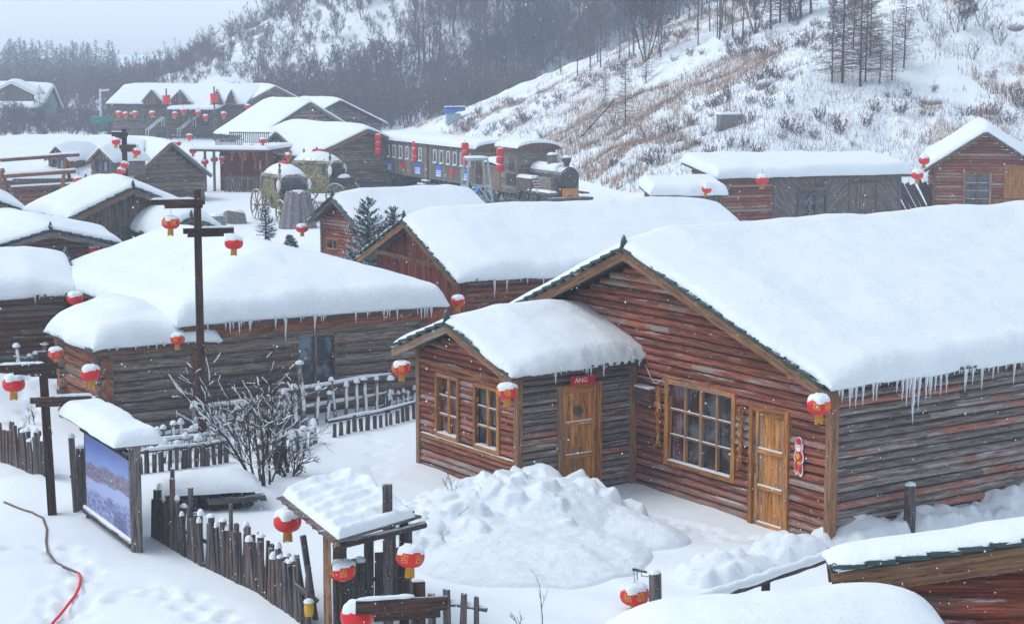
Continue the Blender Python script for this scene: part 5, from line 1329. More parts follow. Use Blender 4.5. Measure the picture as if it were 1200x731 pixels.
# ------------------------------------------------------------------ snow heaps
def heap(name, label, pts_env, lumps, x0, x1, y0, y1, step, seed, cat='snow heap'):
    X, Y = np.meshgrid(np.arange(x0, x1, step), np.arange(y0, y1, step), indexing='ij')
    base = terrain(X, Y); env = np.zeros(X.shape)
    for (cx, cy, rx, ry, h, a) in pts_env:
        ca, sa = math.cos(a), math.sin(a); uu = ((X - cx) * ca + (Y - cy) * sa) / rx; vv = (-(X - cx) * sa + (Y - cy) * ca) / ry
        env = np.maximum(env, h * np.clip(1 - (uu * uu + vv * vv), 0, 1) ** .75) + .12 * np.minimum(env, h * np.exp(-(uu * uu + vv * vv) * 1.5))
    Z = env.copy(); rs = np.random.RandomState(seed)
    Zl = np.zeros(X.shape)
    for (lx, ly, q, hz_, an) in lumps(rs, env, X, Y):
        i0, i1 = np.searchsorted(X[:, 0], [lx - q * 1.5, lx + q * 1.5]); j0, j1 = np.searchsorted(Y[0], [ly - q * 1.5, ly + q * 1.5])
        if i1 - i0 < 2 or j1 - j0 < 2: continue
        xs, ys = X[i0:i1, j0:j1], Y[i0:i1, j0:j1]; ca, sa = math.cos(an), math.sin(an)
        uu = ((xs - lx) * ca + (ys - ly) * sa) / q; vv = (-(xs - lx) * sa + (ys - ly) * ca) / (q * .72)
        ns = [an + 1.05 * kk + rs.uniform(-.35, .35) for kk in range(6)]
        pl_ = np.min(np.stack([(rs.uniform(.65, 1.0) * q - ((xs - lx) * math.cos(a_) + (ys - ly) * math.sin(a_))) * rs.uniform(1.8, 4.0) for a_ in ns]), 0)
        tp_ = hz_ + rs.uniform(-.5, .5) * (xs - lx) + rs.uniform(-.5, .5) * (ys - ly)
        d = (np.abs(uu) ** 3.2 + np.abs(vv) ** 3.2)
        e0 = env[min(max((i0 + i1) // 2, 0), X.shape[0] - 1), min(max((j0 + j1) // 2, 0), X.shape[1] - 1)]
        hl = e0 + hz_ * np.clip(1 - d, 0, 1) ** .38 - .03 + (.55 * uu * math.cos(lx * 31) + .45 * vv * math.sin(ly * 27)) * hz_ * .6
        hl = e0 - .04 + np.minimum(pl_, tp_)
        Z[i0:i1, j0:j1] = np.where(pl_ > 0, np.maximum(Z[i0:i1, j0:j1], hl), Z[i0:i1, j0:j1])
    for _ in range(2):
        Zp = np.pad(Z, 1, mode='edge'); Z = (Zp[1:-1, 1:-1] * 2 + Zp[:-2, 1:-1] + Zp[2:, 1:-1] + Zp[1:-1, :-2] + Zp[1:-1, 2:]) / 6
    msk = sstep(0.0, .12, env)
    Z = base + Z + msk * fbm(X * 3, Y * 3, 3, seed) * .05 - .05 * (1 - sstep(0, .06, Z))
    cx_, cy_ = (x0 + x1) / 2, (y0 + y1) / 2
    o = grid_obj(name, X - cx_, Y - cy_, Z, M['snow_rough'], None, label=label, cat=cat); o.location = (cx_, cy_, 0); return o
def lump_main(rs, env, X, Y):
    out = []
    while len(out) < 330:
        i, j = rs.randint(X.shape[0]), rs.randint(X.shape[1]); e = env[i, j]
        if e < .08: continue
        x, y = X[i, j], Y[i, j]
        # blocks gather on the back and left, the front face is smoothed over by fresh snow
        w = (y - 30.0) * .45 + (-.2 - x) * .30 + .45
        if rs.rand() > w: continue
        q = .08 + .22 * rs.rand() ** 1.6; out.append((x, y, q, q * rs.uniform(.35, .8), rs.uniform(0, 3.1)))
    return out
hc = on(628, 640)
heap('snow_heap', 'big lumpy heap of shovelled snow blocks in the yard before the porch door',
     [(.30, 31.2, 2.0, 1.8, .78, .1), (-.9, 30.4, 1.5, 1.9, .55, .3), (1.6, 30.7, 1.5, .95, .38, -.5), (.2, 29.4, 2.1, 2.0, .40, 0)], lump_main, -3.0, 3.9, 26.6, 33.4, .028, 5)
def lump_line(rs, env, X, Y):
    out = []
    while len(out) < 230:
        i, j = rs.randint(X.shape[0]), rs.randint(X.shape[1])
        if env[i, j] < .08: continue
        q = .07 + .17 * rs.rand() ** 1.5; out.append((X[i, j], Y[i, j], q, q * rs.uniform(.4, .9), rs.uniform(0, 3.1)))
    return out
p0, p1, p2, p3, p4 = on(850, 672), on(930, 652), on(1010, 632), on(1100, 618), on(1220, 596)
heap('snow_bank', 'bank of broken snow blocks along the large cabin corner and side wall',
     [(p0.x, p0.y, .9, .55, .28, .5), (p1.x, p1.y, .9, .5, .34, .5), (p2.x, p2.y, .9, .5, .36, .4), (p3.x, p3.y, 1.2, .5, .34, .45), (p4.x, p4.y, 1.6, .6, .45, .4)], lump_line, 2.2, 10.6, 27.0, 33.6, .04, 6, 'snow bank')

# ------------------------------------------------------------------ hose and ribbon
def ground_line(pxs, rad, mat, name, label, cat, dz=.012, parent=None):
    P = [on(*p) for p in pxs]; out = []
    for a, b in zip(P[:-1], P[1:]):
        for i in range(8): q = a.lerp(b, i / 8); out.append(Vector((q.x, q.y, tz(q.x, q.y) + dz)))
    out.append(P[-1] + Vector((0, 0, dz))); base = out[0].copy()
    mb = MB(); mb.tube([q - base for q in out], rad, 7); return mb.build(name, M[mat], None, loc=base, label=label, cat=cat)
ground_line([(5, 589), (22, 596), (38, 601), (50, 607), (55, 620), (54, 636), (56, 648), (66, 660), (80, 667), (92, 672)], .020, 'hose', 'hose', 'thin brown hose curving over the snow at the lower left', 'hose')
ground_line([(92, 672), (95, 677), (93, 688), (86, 701), (76, 714), (64, 728), (52, 742)], .022, 'ribbon', 'red_ribbon', 'bright red ribbon on the snow continuing the brown hose at bottom left', 'ribbon')
# ------------------------------------------------------------------ vegetation
def orth(d):
    a = Vector((0, 0, 1)) if abs(d.z) < .9 else Vector((1, 0, 0)); x = d.cross(a).normalized(); return x, d.cross(x).normalized()
def limb(mb, p, d, L, r, n, seg, wig, up=0.0, taper=.45, smb=None, srad=0.0):
    pts = [p.copy()]; rad = [r]; q = p.copy(); dd = d.copy()
    for i in range(seg):
        dd = (dd + Vector((rr(-wig, wig), rr(-wig, wig), rr(-wig, wig) + up))).normalized(); q = q + dd * (L / seg); pts.append(q.copy()); rad.append(r * (1 - (1 - taper) * (i + 1) / seg))
    mb.tube(pts, rad, n, caps=False)
    if smb is not None and srad > 0 and abs(d.z) < .85: smb.tube([x + Vector((0, 0, r * .8)) for x in pts], [srad * .5] + [srad * rr(.6, 1.2) for _ in pts[1:-1]] + [srad * .6], 5, caps=True)
    return pts, rad, dd
def broadleaf(seed, Ht=6.0, stems=4, tw=.010, dens=1.0, spread=.35, kids_=7, lvl=3):
    """bare many-stemmed tree; returns trunk and crown builders"""
    global R; keep = R; R = random.Random(seed)
    T, C = MB(), MB()
    def rec(p, d, L, r, lv):
        pts, rad, dd = limb(T if lv == 0 else C, p, d, L, r, 5 if lv == 0 else 3, 5 if lv == 0 else 3, .10 if lv == 0 else .16, .05)
        if lv >= lvl: return
        k = int(kids_ * dens * (1 if lv < 2 else .8))
        for i in range(k):
            f = rr(.25, 1.0); ix = f * (len(pts) - 1); i0 = int(min(ix, len(pts) - 2)); q = pts[i0].lerp(pts[i0 + 1], ix - i0)
            a, b = orth(dd); t = rr(0, 6.283); ang = rr(.45, .9); nd = (dd * math.cos(ang) + (a * math.cos(t) + b * math.sin(t)) * math.sin(ang) + Vector((0, 0, .25))).normalized()
            rec(q, nd, L * rr(.32, .52) * (1.15 - f * .3), max(tw, r * (1 - f * .5) * .42), lv + 1)
    for s_ in range(stems):
        a = 6.283 * s_ / stems + rr(-.5, .5); sp = spread * rr(.3, 1.1) * (0 if stems == 1 else 1)
        rec(Vector((.06 * math.cos(a), .06 * math.sin(a), -.2)), Vector((math.cos(a) * sp, math.sin(a) * sp, 1)).normalized(), Ht * rr(.65, .9), .035 * Ht / 5 * (1.6 if stems == 1 else 1), 0)
    R = keep; return T, C
def larch(seed, Ht=8.0, tw=.011, n=90, low=.18, bl=.20):
    global R; keep = R; R = random.Random(seed); T, C = MB(), MB()
    limb(T, Vector((0, 0, -.3)), Vector((0, 0, 1)), Ht, .09 * Ht / 8, 6, 8, .012, 0, .12)
    for i in range(n):
        f = low + (1 - low) * (i / n) ** .9; z = f * Ht - .3; t = rr(0, 6.283); L = Ht * bl * (1 - f) ** .7 * rr(.5, 1.15) + .12
        d = Vector((math.cos(t), math.sin(t), rr(-.12, .25))).normalized(); pts, rad, dd = limb(C, Vector((0, 0, z)), d, L, max(tw, .022 * (1 - f)), 3, 3, .08, .02)
        for k in range(int(L * 5)):
            q = pts[1].lerp(pts[-1], rr(-.3, 1)); x, y = orth(dd); s = rr(-1, 1); limb(C, q, (dd * .6 + x * s + Vector((0, 0, rr(-.5, .3)))).normalized(), rr(.15, .45), tw * .7, 3, 1, .1)
    R = keep; return T, C
def tree_proto(TC_, mt, mc_):
    root = empty('bare_tree', (0, 0, -60)); TC_[0].build('trunk', mt, root); TC_[1].build('crown', mc_, root); return root
def plant(proto, loc, s, rz=None, label=None, cat='tree', group=None, name=None):
    o = clone(proto, loc, rr(0, 6.28) if rz is None else rz, s, label, cat, group)
    if name: o.name = name
    return o
VASE = [tree_proto(broadleaf(100 + i, 6.0, 7, .015, 1.1, .45, 8), M['twig_dark'], M['twig_dark']) for i in range(3)]
LARCH = [tree_proto(larch(200 + i, 8.0, .016, 190, .14, .26), M['twig_dark'], M['twig_brown']) for i in range(3)]
THIN = [tree_proto(broadleaf(300 + i, 7.0, 1, .012, .9, .2, 8), M['twig'], M['twig']) for i in range(3)]
SHRUB = [tree_proto(broadleaf(400 + i, 2.0, 8, .010, .9, .8, 5, 2), M['twig'], M['twig']) for i in range(3)]
def hill_at(px, py, D0=88, D1=340):
    """first terrain hit along the ray of a photo pixel"""
    d = ray(px, py); y = D0
    while y < D1:
        t = y / d.y; z = H + d.z * t; g = tz(d.x * t, y)
        if z <= g: return Vector((d.x * t, y, g))
        y += .6
    return None
GH = 'larches on the right hillside'
for i, (px, py, hpx, pr, lb) in enumerate([
    (987, 97, 150, 0, 'left larch of the hillside clump, its straight trunk leaving the frame top'), (1008, 106, 150, 1, 'centre larch of the hillside clump with dense brown twigs'),
    (1014, 98, 110, 2, 'slender larch just right of the centre larch in the hillside clump'), (1031, 100, 75, 0, 'small leaning larch in front of the hillside clump'),
    (1059, 84, 95, 1, 'lone larch on the right of the hillside clump with a clear dark trunk'), (1000, 60, 90, 2, 'larch behind the hillside clump'),
    (975, 100, 95, 1, 'brown larch at the left foot of the hillside clump'), (1045, 96, 85, 2, 'brown larch at the right foot of the hillside clump'), (1020, 70, 100, 1, 'tall larch filling the back of the hillside clump'),
    (733, 146, 80, 0, 'young brown larch above the fallen log on the slope'), (709, 134, 55, 1, 'thin young larch left of the fallen log on the slope'), (757, 98, 60, 2, 'thin sapling below the vase-shaped bare tree')]):
    p = hill_at(px, py)
    if p: plant(LARCH[pr], p, max(.25, hpx * p.y / F / 8.0), label=lb, group=GH, name='larch')
for i, (px, py, hpx, pr, lb) in enumerate([
    (757, 72, 115, 0, 'big vase-shaped bare tree on the slope at top centre'), (620, 88, 120, 1, 'wide bare tree with fanned stems left of the vase-shaped tree'), (675, 42, 120, 2, 'tall bare tree on the ridge between the two fanned trees'),
    (885, 40, 90, 0, 'dark bare tree at the top edge right of the snowy glade'), (1130, 36, 40, 1, 'bare shrubby tree near the top right corner'), (930, 25, 60, 2, 'dark bare tree at the top edge above the glade shrubs')]):
    p = hill_at(px, py)
    if p: plant(VASE[pr], p, max(.25, hpx * p.y / F / 6.0), label=lb, name='bare_tree')
rs = random.Random(11)
k = 0
for i in range(150):
    px, py = rs.uniform(480, 880), rs.uniform(2, 95)
    if py > 150 - (px - 480) * .21 - 12: continue
    p = hill_at(px, py)
    if p is None or p.y < 125: continue
    plant(THIN[i % 3], p, max(.4, rs.uniform(60, 115) * p.y / F / 7.0), label='thin bare tree in the grey wood above the train', group='thin bare trees on the ridge above the train', name='bare_tree'); k += 1
for i in range(26):
    px = 560 + i * 12 + rs.uniform(-8, 8); p = hill_at(px, max(3, 128 - (px - 520) * .36 + rs.uniform(-25, 2)))
    if p is None: continue
    plant(VASE[i % 3], p, rs.uniform(.6, 1.0), label='fanned bare tree along the crest of the near slope', group='fanned bare trees along the slope crest', name='bare_tree')
for (px, py) in ((903, 38), (914, 30), (925, 27), (938, 24), (950, 17), (870, 5)):
    p = hill_at(px, py)
    if p: plant(LARCH[k % 3], p, 1.0, label='dark-trunked larch on the skyline right of the snowy glade', group='larches on the skyline', name='larch'); k += 1
for i, (px, py, s, lb) in enumerate([(720, 155, .8, 'tangle of shrub at the foot of the fallen log'), (755, 100, .5, 'shrub at the foot of the vase-shaped tree'), (850, 48, .9, 'purple-brown shrub at the upper left of the glade'), (1060, 50, .9, 'round shrub right of the larch clump'),
    (1120, 45, 1.0, 'dense shrub near the top right corner'), (1150, 35, 1.0, 'dense shrub at the top right edge'), (1085, 30, .8, 'shrub at the top edge right of the larches'), (660, 120, .6, 'small shrub on the slope above the locomotive'),
    (1170, 55, 1.0, 'wide brown shrub under the top right corner'), (1100, 60, .9, 'brown shrub right of the lone larch'), (1140, 70, .7, 'low shrub on the right slope below the corner shrubs'), (900, 48, .8, 'low shrub under the dark skyline larches'), (980, 98, .6, 'low bush at the foot of the larch clump')]):
    p = hill_at(px, py)
    if p: plant(SHRUB[i % 3], p, s, label=lb, cat='shrub', group='shrubs on the slope', name='bare_shrub')

def merge_field(name, protos, places, mat, kind='stuff'):
    """one mesh of many scaled copies of light prototype meshes"""
    VS, FS = [], []; off = 0
    src = []
    for pr in protos:
        mbs = pr; v = np.array(mbs.v, np.float32); f = np.array([q for q in mbs.f if len(q) == 4], np.int32); src.append((v, f))
    for i, (x, y, z, s, a) in enumerate(places):
        v, f = src[i % len(src)]; c, sn = math.cos(a), math.sin(a)
        w = np.empty_like(v); w[:, 0] = x + s * (v[:, 0] * c - v[:, 1] * sn); w[:, 1] = y + s * (v[:, 0] * sn + v[:, 1] * c); w[:, 2] = z + s * v[:, 2]
        VS.append(w); FS.append(f + off); off += len(v)
    if not VS: return
    co = np.concatenate(VS); q = np.concatenate(FS); me = bpy.data.meshes.new(name)
    me.vertices.add(len(co)); me.vertices.foreach_set('co', co.ravel()); me.loops.add(q.size); me.loops.foreach_set('vertex_index', q.ravel())
    me.polygons.add(len(q)); me.polygons.foreach_set('loop_start', np.arange(0, q.size, 4, dtype=np.int32)); me.polygons.foreach_set('loop_total', np.full(len(q), 4, np.int32))
    me.materials.append(mat); me.update(calc_edges=True); o = bpy.data.objects.new(name, me); COL.objects.link(o); o['kind'] = kind; return o
def join2(tc):
    a, b = tc; m = MB(); m.v = a.v + b.v; n = len(a.v); m.f = a.f + [[n + k for k in f] for f in b.f]; return m
far_b = [join2(broadleaf(500 + i, 6.0, 5, .030, .8, .35, 6, 3)) for i in range(4)]
far_l = [join2(larch(520 + i, 9.0, .06, 90, .06, .20)) for i in range(3)]
far_s = [join2(broadleaf(540 + i, 2.4, 7, .026, .8, .6, 6, 2)) for i in range(4)]
rs = random.Random(5); pl = []; pl2 = []; plb = []
# dark thicket at the foot of the far slope and over it
for i in range(420):
    px = rs.uniform(300, 640); D = rs.uniform(192, 232); x = (px - CX) * D / F
    z = tz(x, D); pl.append((x, D, z - .2, rs.uniform(.55, .95), rs.uniform(0, 6.28)))
for i in range(1500):
    x = rs.uniform(-56, 30) if i % 3 else rs.uniform(-14, 32); D = rs.uniform(200, 330); z = tz(x, D)
    if z < 1: continue
    n_ = float(fbm(np.array([x * .06]), np.array([D * .06]), 3, 21)[0])
    if n_ + (.25 if z > 17 else 0) + (.1 if x > -12 else 0) < .05: continue
    pl.append((x, D, z - .2, rs.uniform(.45, 1.0) * (1.15 if z > 12 else .8), rs.uniform(0, 6.28)))
merge_field('far_woods', far_b, pl, M['twig'])
pls = []
for i in range(1500):
    x = rs.uniform(-56, 20); D = rs.uniform(212, 330); z = tz(x, D)
    if z < .8: continue
    pls.append((x, D, z - .1, rs.uniform(.3, .7), rs.uniform(0, 6.28)))
merge_field('slope_shrubs', far_s, pls, M['twig'])
# misty valley woods on the left
for i in range(520):
    D = rs.uniform(235, 400); x = rs.uniform(-.30, -.13) * D; pl2.append((x, D, -.5, rs.uniform(.6, 1.05) * (1 + (D - 235) / 400), rs.uniform(0, 6.28)))
for i in range(110):
    D = rs.uniform(198, 232); x = rs.uniform(-.285, -.135) * D; pl2.append((x, D, -.4, rs.uniform(.35, .6), rs.uniform(0, 6.28)))
merge_field('valley_woods', far_b, pl2, M['twig'])
pls = [(rs.uniform(-.29, -.185) * D, D, -.2, rs.uniform(.3, .75), rs.uniform(0, 6.28)) for D in [rs.uniform(176, 232) for _ in range(420)]]
merge_field('valley_brush', far_s, pls, M['twig'])
for i in range(110):
    D = rs.uniform(350, 430); x = rs.uniform(-.31, -.21) * D; plb.append((x, D, -1, rs.uniform(.95, 1.35), rs.uniform(0, 6.28)))
merge_field('distant_spruces', far_l, plb, M['twig_dark'])
for i, (px, top, D, lb, pr) in enumerate([(247, 42, 262, 'slim misty larch left of the hill foot', 'L'), (294, 25, 255, 'taller misty larch beside the round misty tree', 'L'), (330, 5, 262, 'round-crowned misty bare tree at the foot of the hill skyline', 'V'),
                                      (375, -12, 268, 'bare tree on the hill skyline right of the round misty tree', 'V'), (568, -20, 200, 'tall thin dark trunk standing in the grey wood', 'T')]):
    x = (px - CX) * D / F; z = tz(x, D); h = H - (top - HZ) * D / F - z
    pr_ = {'L': LARCH, 'V': VASE, 'T': THIN}[pr][i % 3]; plant(pr_, (x, D, z), h / {'L': 7.7, 'V': 5.2, 'T': 6.6}[pr], label=lb, name='bare_tree' if pr != 'L' else 'larch')
# dry grass and weeds on the near slope
def blades(name, N, sampler, mat, hmin, hmax, wd, spread, seed, kind='stuff'):
    rs = np.random.RandomState(seed); X, Y = sampler(rs, N); Z = terrain(X, Y); n = len(X)
    h = rs.uniform(hmin, hmax, n); a = rs.uniform(0, 6.283, n); ln = rs.uniform(0, spread, n); la = rs.uniform(0, 6.283, n)
    bx, by = np.cos(a) * wd / 2, np.sin(a) * wd / 2; tx, ty = X + np.cos(la) * ln * h, Y + np.sin(la) * ln * h
    co = np.empty((n, 3, 3), np.float32); co[:, 0] = np.stack([X - bx, Y - by, Z - .05], -1); co[:, 1] = np.stack([X + bx, Y + by, Z - .05], -1); co[:, 2] = np.stack([tx, ty, Z + h], -1)
    me = bpy.data.meshes.new(name); me.vertices.add(n * 3); me.vertices.foreach_set('co', co.ravel()); me.loops.add(n * 3); me.loops.foreach_set('vertex_index', np.arange(n * 3, dtype=np.int32))
    me.polygons.add(n); me.polygons.foreach_set('loop_start', np.arange(0, n * 3, 3, dtype=np.int32)); me.polygons.foreach_set('loop_total', np.full(n, 3, np.int32)); me.materials.append(mat); me.update(calc_edges=True)
    o = bpy.data.objects.new(name, me); COL.objects.link(o); o['kind'] = kind; return o
def samp_slope(lo, clump, seedn, yr=(90, 190), band=None):
    def f(rs, N):
        outx, outy = [], []; tot = 0
        while tot < N:
            y = rs.uniform(yr[0], yr[1], 60000) ; x = rs.uniform(-.09, .31, 60000) * y
            d = terrain(x, y); m = fbm(x * .11, y * .11, 4, seedn) + .5 * fbm(x * clump, y * clump, 3, seedn + 4)
            ok = (d > .35) & (m + .10 * (x < .07 * y) > lo) & (rs.rand(60000) < (95 / y) ** 1.5)
            outx.append(x[ok]); outy.append(y[ok]); tot += ok.sum()
        return np.concatenate(outx)[:N], np.concatenate(outy)[:N]
    return f
blades('dry_grass', 40000, samp_slope(.23, .9, 31), M['grass'], .20, .62, .034, .5, 41)
blades('dry_weeds', 28000, samp_slope(.06, 1.3, 37), M['twig'], .16, .55, .026, .8, 42)
def samp_near(x0, x1, y0, y1):
    return lambda rs, N: (rs.uniform(x0, x1, N), rs.uniform(y0, y1, N))
# low brush tufts on the slope as clumps
pls = []
rs2 = random.Random(77)
while len(pls) < 380:
    y = rs2.uniform(93, 175); x = rs2.uniform(-.06, .31) * y
    if tz(x, y) < 1.0 or float(fbm(np.array([x * .09]), np.array([y * .09]), 3, 61)[0]) < .02: continue
    pls.append((x, y, tz(x, y) - .05, rs2.uniform(.16, .52), rs2.uniform(0, 6.28)))
near_s = [join2(broadleaf(560 + i, 2.2, 9, .03, .8, .9, 5, 2)) for i in range(4)]
merge_field('slope_brush', near_s, pls, M['twig'])
# snow-laden shrub before the log house
def snowy_bush(px, py, Ht, name, label, seed, stems=11, spread=.62, snow=True):
    global R; keep = R; R = random.Random(seed); b = on(px, py); o = empty(name, b, 0, label, 'shrub'); T, C, S = MB(), MB(), MB()
    def rec(p, d, L, r, lv):
        pts, rad, dd = limb(T if lv == 0 else C, p, d, L, r, 6 if lv == 0 else 4, 5, .22, .02, smb=S if (snow and lv >= 1 and R.random() < (.38 if lv == 1 else .13)) else None, srad=rr(.006, .016))
        if lv >= 3: return
        for i in range((9, 6, 4)[lv]):
            f = rr(.3, 1.0); ix = f * (len(pts) - 1); i0 = int(min(ix, len(pts) - 2)); q = pts[i0].lerp(pts[i0 + 1], ix - i0)
            a, b_ = orth(dd); t = rr(0, 6.283); an = rr(.4, .85); rec(q, (dd * math.cos(an) + (a * math.cos(t) + b_ * math.sin(t)) * math.sin(an) + Vector((0, 0, .15))).normalized(), L * rr(.35, .55), max(.0035, r * .42), lv + 1)
    for s_ in range(stems):
        a = 6.283 * s_ / stems + rr(-.4, .4); sp = spread * rr(.25, 1.2)
        rec(Vector((.12 * math.cos(a), .12 * math.sin(a), -.15)), Vector((math.cos(a) * sp - .12, math.sin(a) * sp, 1)).normalized(), Ht * rr(.5, .85), rr(.018, .034), 0)
    R = keep; T.build('stems', M['bark'], o); c = C.build('branches', M['bush_twig'], o)
    if snow: S.build('snow_load', M['snow'], c)
    return o
snowy_bush(308, 566, 2.35, 'snowy_shrub', 'dark many-stemmed shrub with snow on its twigs before the log house', 3, 8, .58)
snowy_bush(335, 556, .8, 'snowy_shrub', 'small twiggy bush at the right foot of the big snowy shrub', 4, 7, .9, False)
def sprig(px, py, Ht, label, seed, stems=3, spread=.5, D=None):
    global R; keep = R; R = random.Random(seed); b = on(px, py) if D is None else GY(px, py, D); mb = MB()
    def rec(p, d, L, r, lv):
        pts, rad, dd = limb(mb, p, d, L, r, 4, 4, .12, .04)
        if lv >= 2: return
        for i in range(4):
            q = pts[1].lerp(pts[-1], rr(0, 1)); a, b_ = orth(dd); t = rr(0, 6.283); rec(q, (dd + (a * math.cos(t) + b_ * math.sin(t)) * .7).normalized(), L * rr(.25, .45), r * .5, lv + 1)
    for s_ in range(stems): rec(Vector((rr(-.08, .08), rr(-.08, .08), -.08)), Vector((rr(-spread, spread), rr(-spread, spread), 1)).normalized(), Ht * rr(.7, 1), .008, 0)
    R = keep; return mb.build('bare_sprig', M['twig_dark'], None, loc=b, label=label, cat='sprig', group='bare sprigs in the yard')
sprig(640, 737, .85, 'single bare sprig poking up at the bottom edge in the yard centre', 1, 1, .1)
sprig(605, 738, .35, 'short sprig at the bottom edge left of the single tall sprig', 2, 2)
sprig(545, 612, .95, 'twigs sticking out of the left upper side of the snow heap', 3, 5, .7, 30.8)
sprig(520, 640, .8, 'sparse twigs at the left foot of the snow heap', 4, 5, .9, 29.8)
sprig(508, 655, .7, 'reddish twigs right of the gate roof', 5, 6, 1.2, 29.0)
sprig(37, 495, .4, 'tiny sprig in the snow under the leftmost pole arm', 6, 5, .5)
sprig(360, 590, .3, 'tiny sprig on the open snow right of the shrub', 7, 3, .5)
# spruces with snow
def spruce(px, py, D, Ht, label, seed, thin=False):
    global R; keep = R; R = random.Random(seed); b = GY(px, py, D); b.z = tz(b.x, b.y); o = empty('spruce_tree', b, 0, label, 'spruce'); T, C = MB(), MB()
    T.tube([(0, 0, -.2), (0, 0, Ht)], [.07, .012], 6); T.build('trunk', M['bark'], o)
    nl = 24 if not thin else 14
    for i in range(nl):
        f = .12 + .86 * i / nl; z = Ht * f; nb = int(11 * (1 - f * .4))
        for k in range(nb):
            a = rr(0, 6.283); L = Ht * (.42 if not thin else .24) * (1 - f) ** .8 * rr(.7, 1.15) + .08; d = Vector((math.cos(a), math.sin(a), rr(-.05, .35) + f * .6)).normalized()
            pts, _, dd = limb(C, Vector((0, 0, z)), d, L, .012, 3, 4, .06, -.03)
            for q in range(int(L * (95 if not thin else 50))):
                t = rr(.15, 1); ix = t * 4; i0 = min(int(ix), 3); p = pts[i0].lerp(pts[i0 + 1], ix - i0); x, y = orth(dd); w = rr(.05, .10); an = rr(0, 6.283); e = (dd * .8 + (x * math.cos(an) + y * math.sin(an)) * .9).normalized()
                s = e.cross(Vector((0, 0, 1))).normalized() * .022
                C.add([p - s, p + s, p + e * w + s * .5, p + e * w - s * .5], [(0, 1, 2, 3)], [[(0, 0)] * 4], 0, .5)
    C.build('crown', M['needle'], o); R = keep; return o
spruce(432, 340, 60.5, 3.15, 'dark spruce with snowy tips between the small red cabin and the red plank gable', 21)
spruce(462, 330, 61.0, 2.7, 'second dark spruce leaning on the right of the first behind the plank gable', 22)
spruce(412, 345, 58.0, 1.9, 'low snowy spruce below the small dark red cabin window', 23)
spruce(312, 300, 74, 1.9, 'thin snow-dusted young spruce left of the thatched stump', 24, True)
spruce(340, 312, 70, 1.0, 'low frosted bush left of the small dark red cabin', 25)
for i, (px, D, h, lb) in enumerate(((8, 196, 3.6, 'left'), (20, 194, 4.4, 'middle'), (50, 192, 4.6, 'right'))):
    x = (px - CX) * D / F; plant(LARCH[i], (x, D, 0), h / 7.7, label='%s misty young conifer in front of the pale far house' % lb, group='young conifers by the pale house', name='young_conifer')
# falling snow
rs = np.random.RandomState(9); n = 9000
yy = 10 + 50 * rs.rand(n) ** .8; xx = rs.uniform(-.30, .30, n) * yy; zz = H + yy * rs.uniform(-.33, .05, n); ok = zz > .1; yy, xx, zz = yy[ok], xx[ok], zz[ok]
q = rs.uniform(.003, .0062, len(xx))[:, None] * np.ones(3); base = np.array([[1, 0, 0], [0, 1, 0], [-1, 0, 0], [0, -1, 0], [0, 0, 1], [0, 0, -1]]); fc = np.array([[0, 1, 4], [1, 2, 4], [2, 3, 4], [3, 0, 4], [1, 0, 5], [2, 1, 5], [3, 2, 5], [0, 3, 5]])
co = (np.stack([xx, yy, zz], -1)[:, None] + base[None] * q[:, None, :] * np.array([1, 1, 1.3])).reshape(-1, 3).astype(np.float32); ff = (fc[None] + 6 * np.arange(len(xx))[:, None, None]).reshape(-1, 3)
me = bpy.data.meshes.new('falling_snow'); me.from_pydata(co.tolist(), [], ff.tolist()); me.materials.append(M['snow']); me.update()
o = bpy.data.objects.new('falling_snow', me); COL.objects.link(o); o['kind'] = 'stuff'
# ------------------------------------------------------------------ train
def frame(o): return (Matrix.Translation(o.location) @ Matrix.Rotation(o.rotation_euler.z, 4, 'Z'))
pA, pB = GY(449, 235, 112), GY(655, 245, 92)
tdir = Vector((pB.x - pA.x, pB.y - pA.y, 0)); TL = tdir.length; tang = math.atan2(tdir.y, tdir.x)
tp = Vector((pA.x, pA.y, 0))
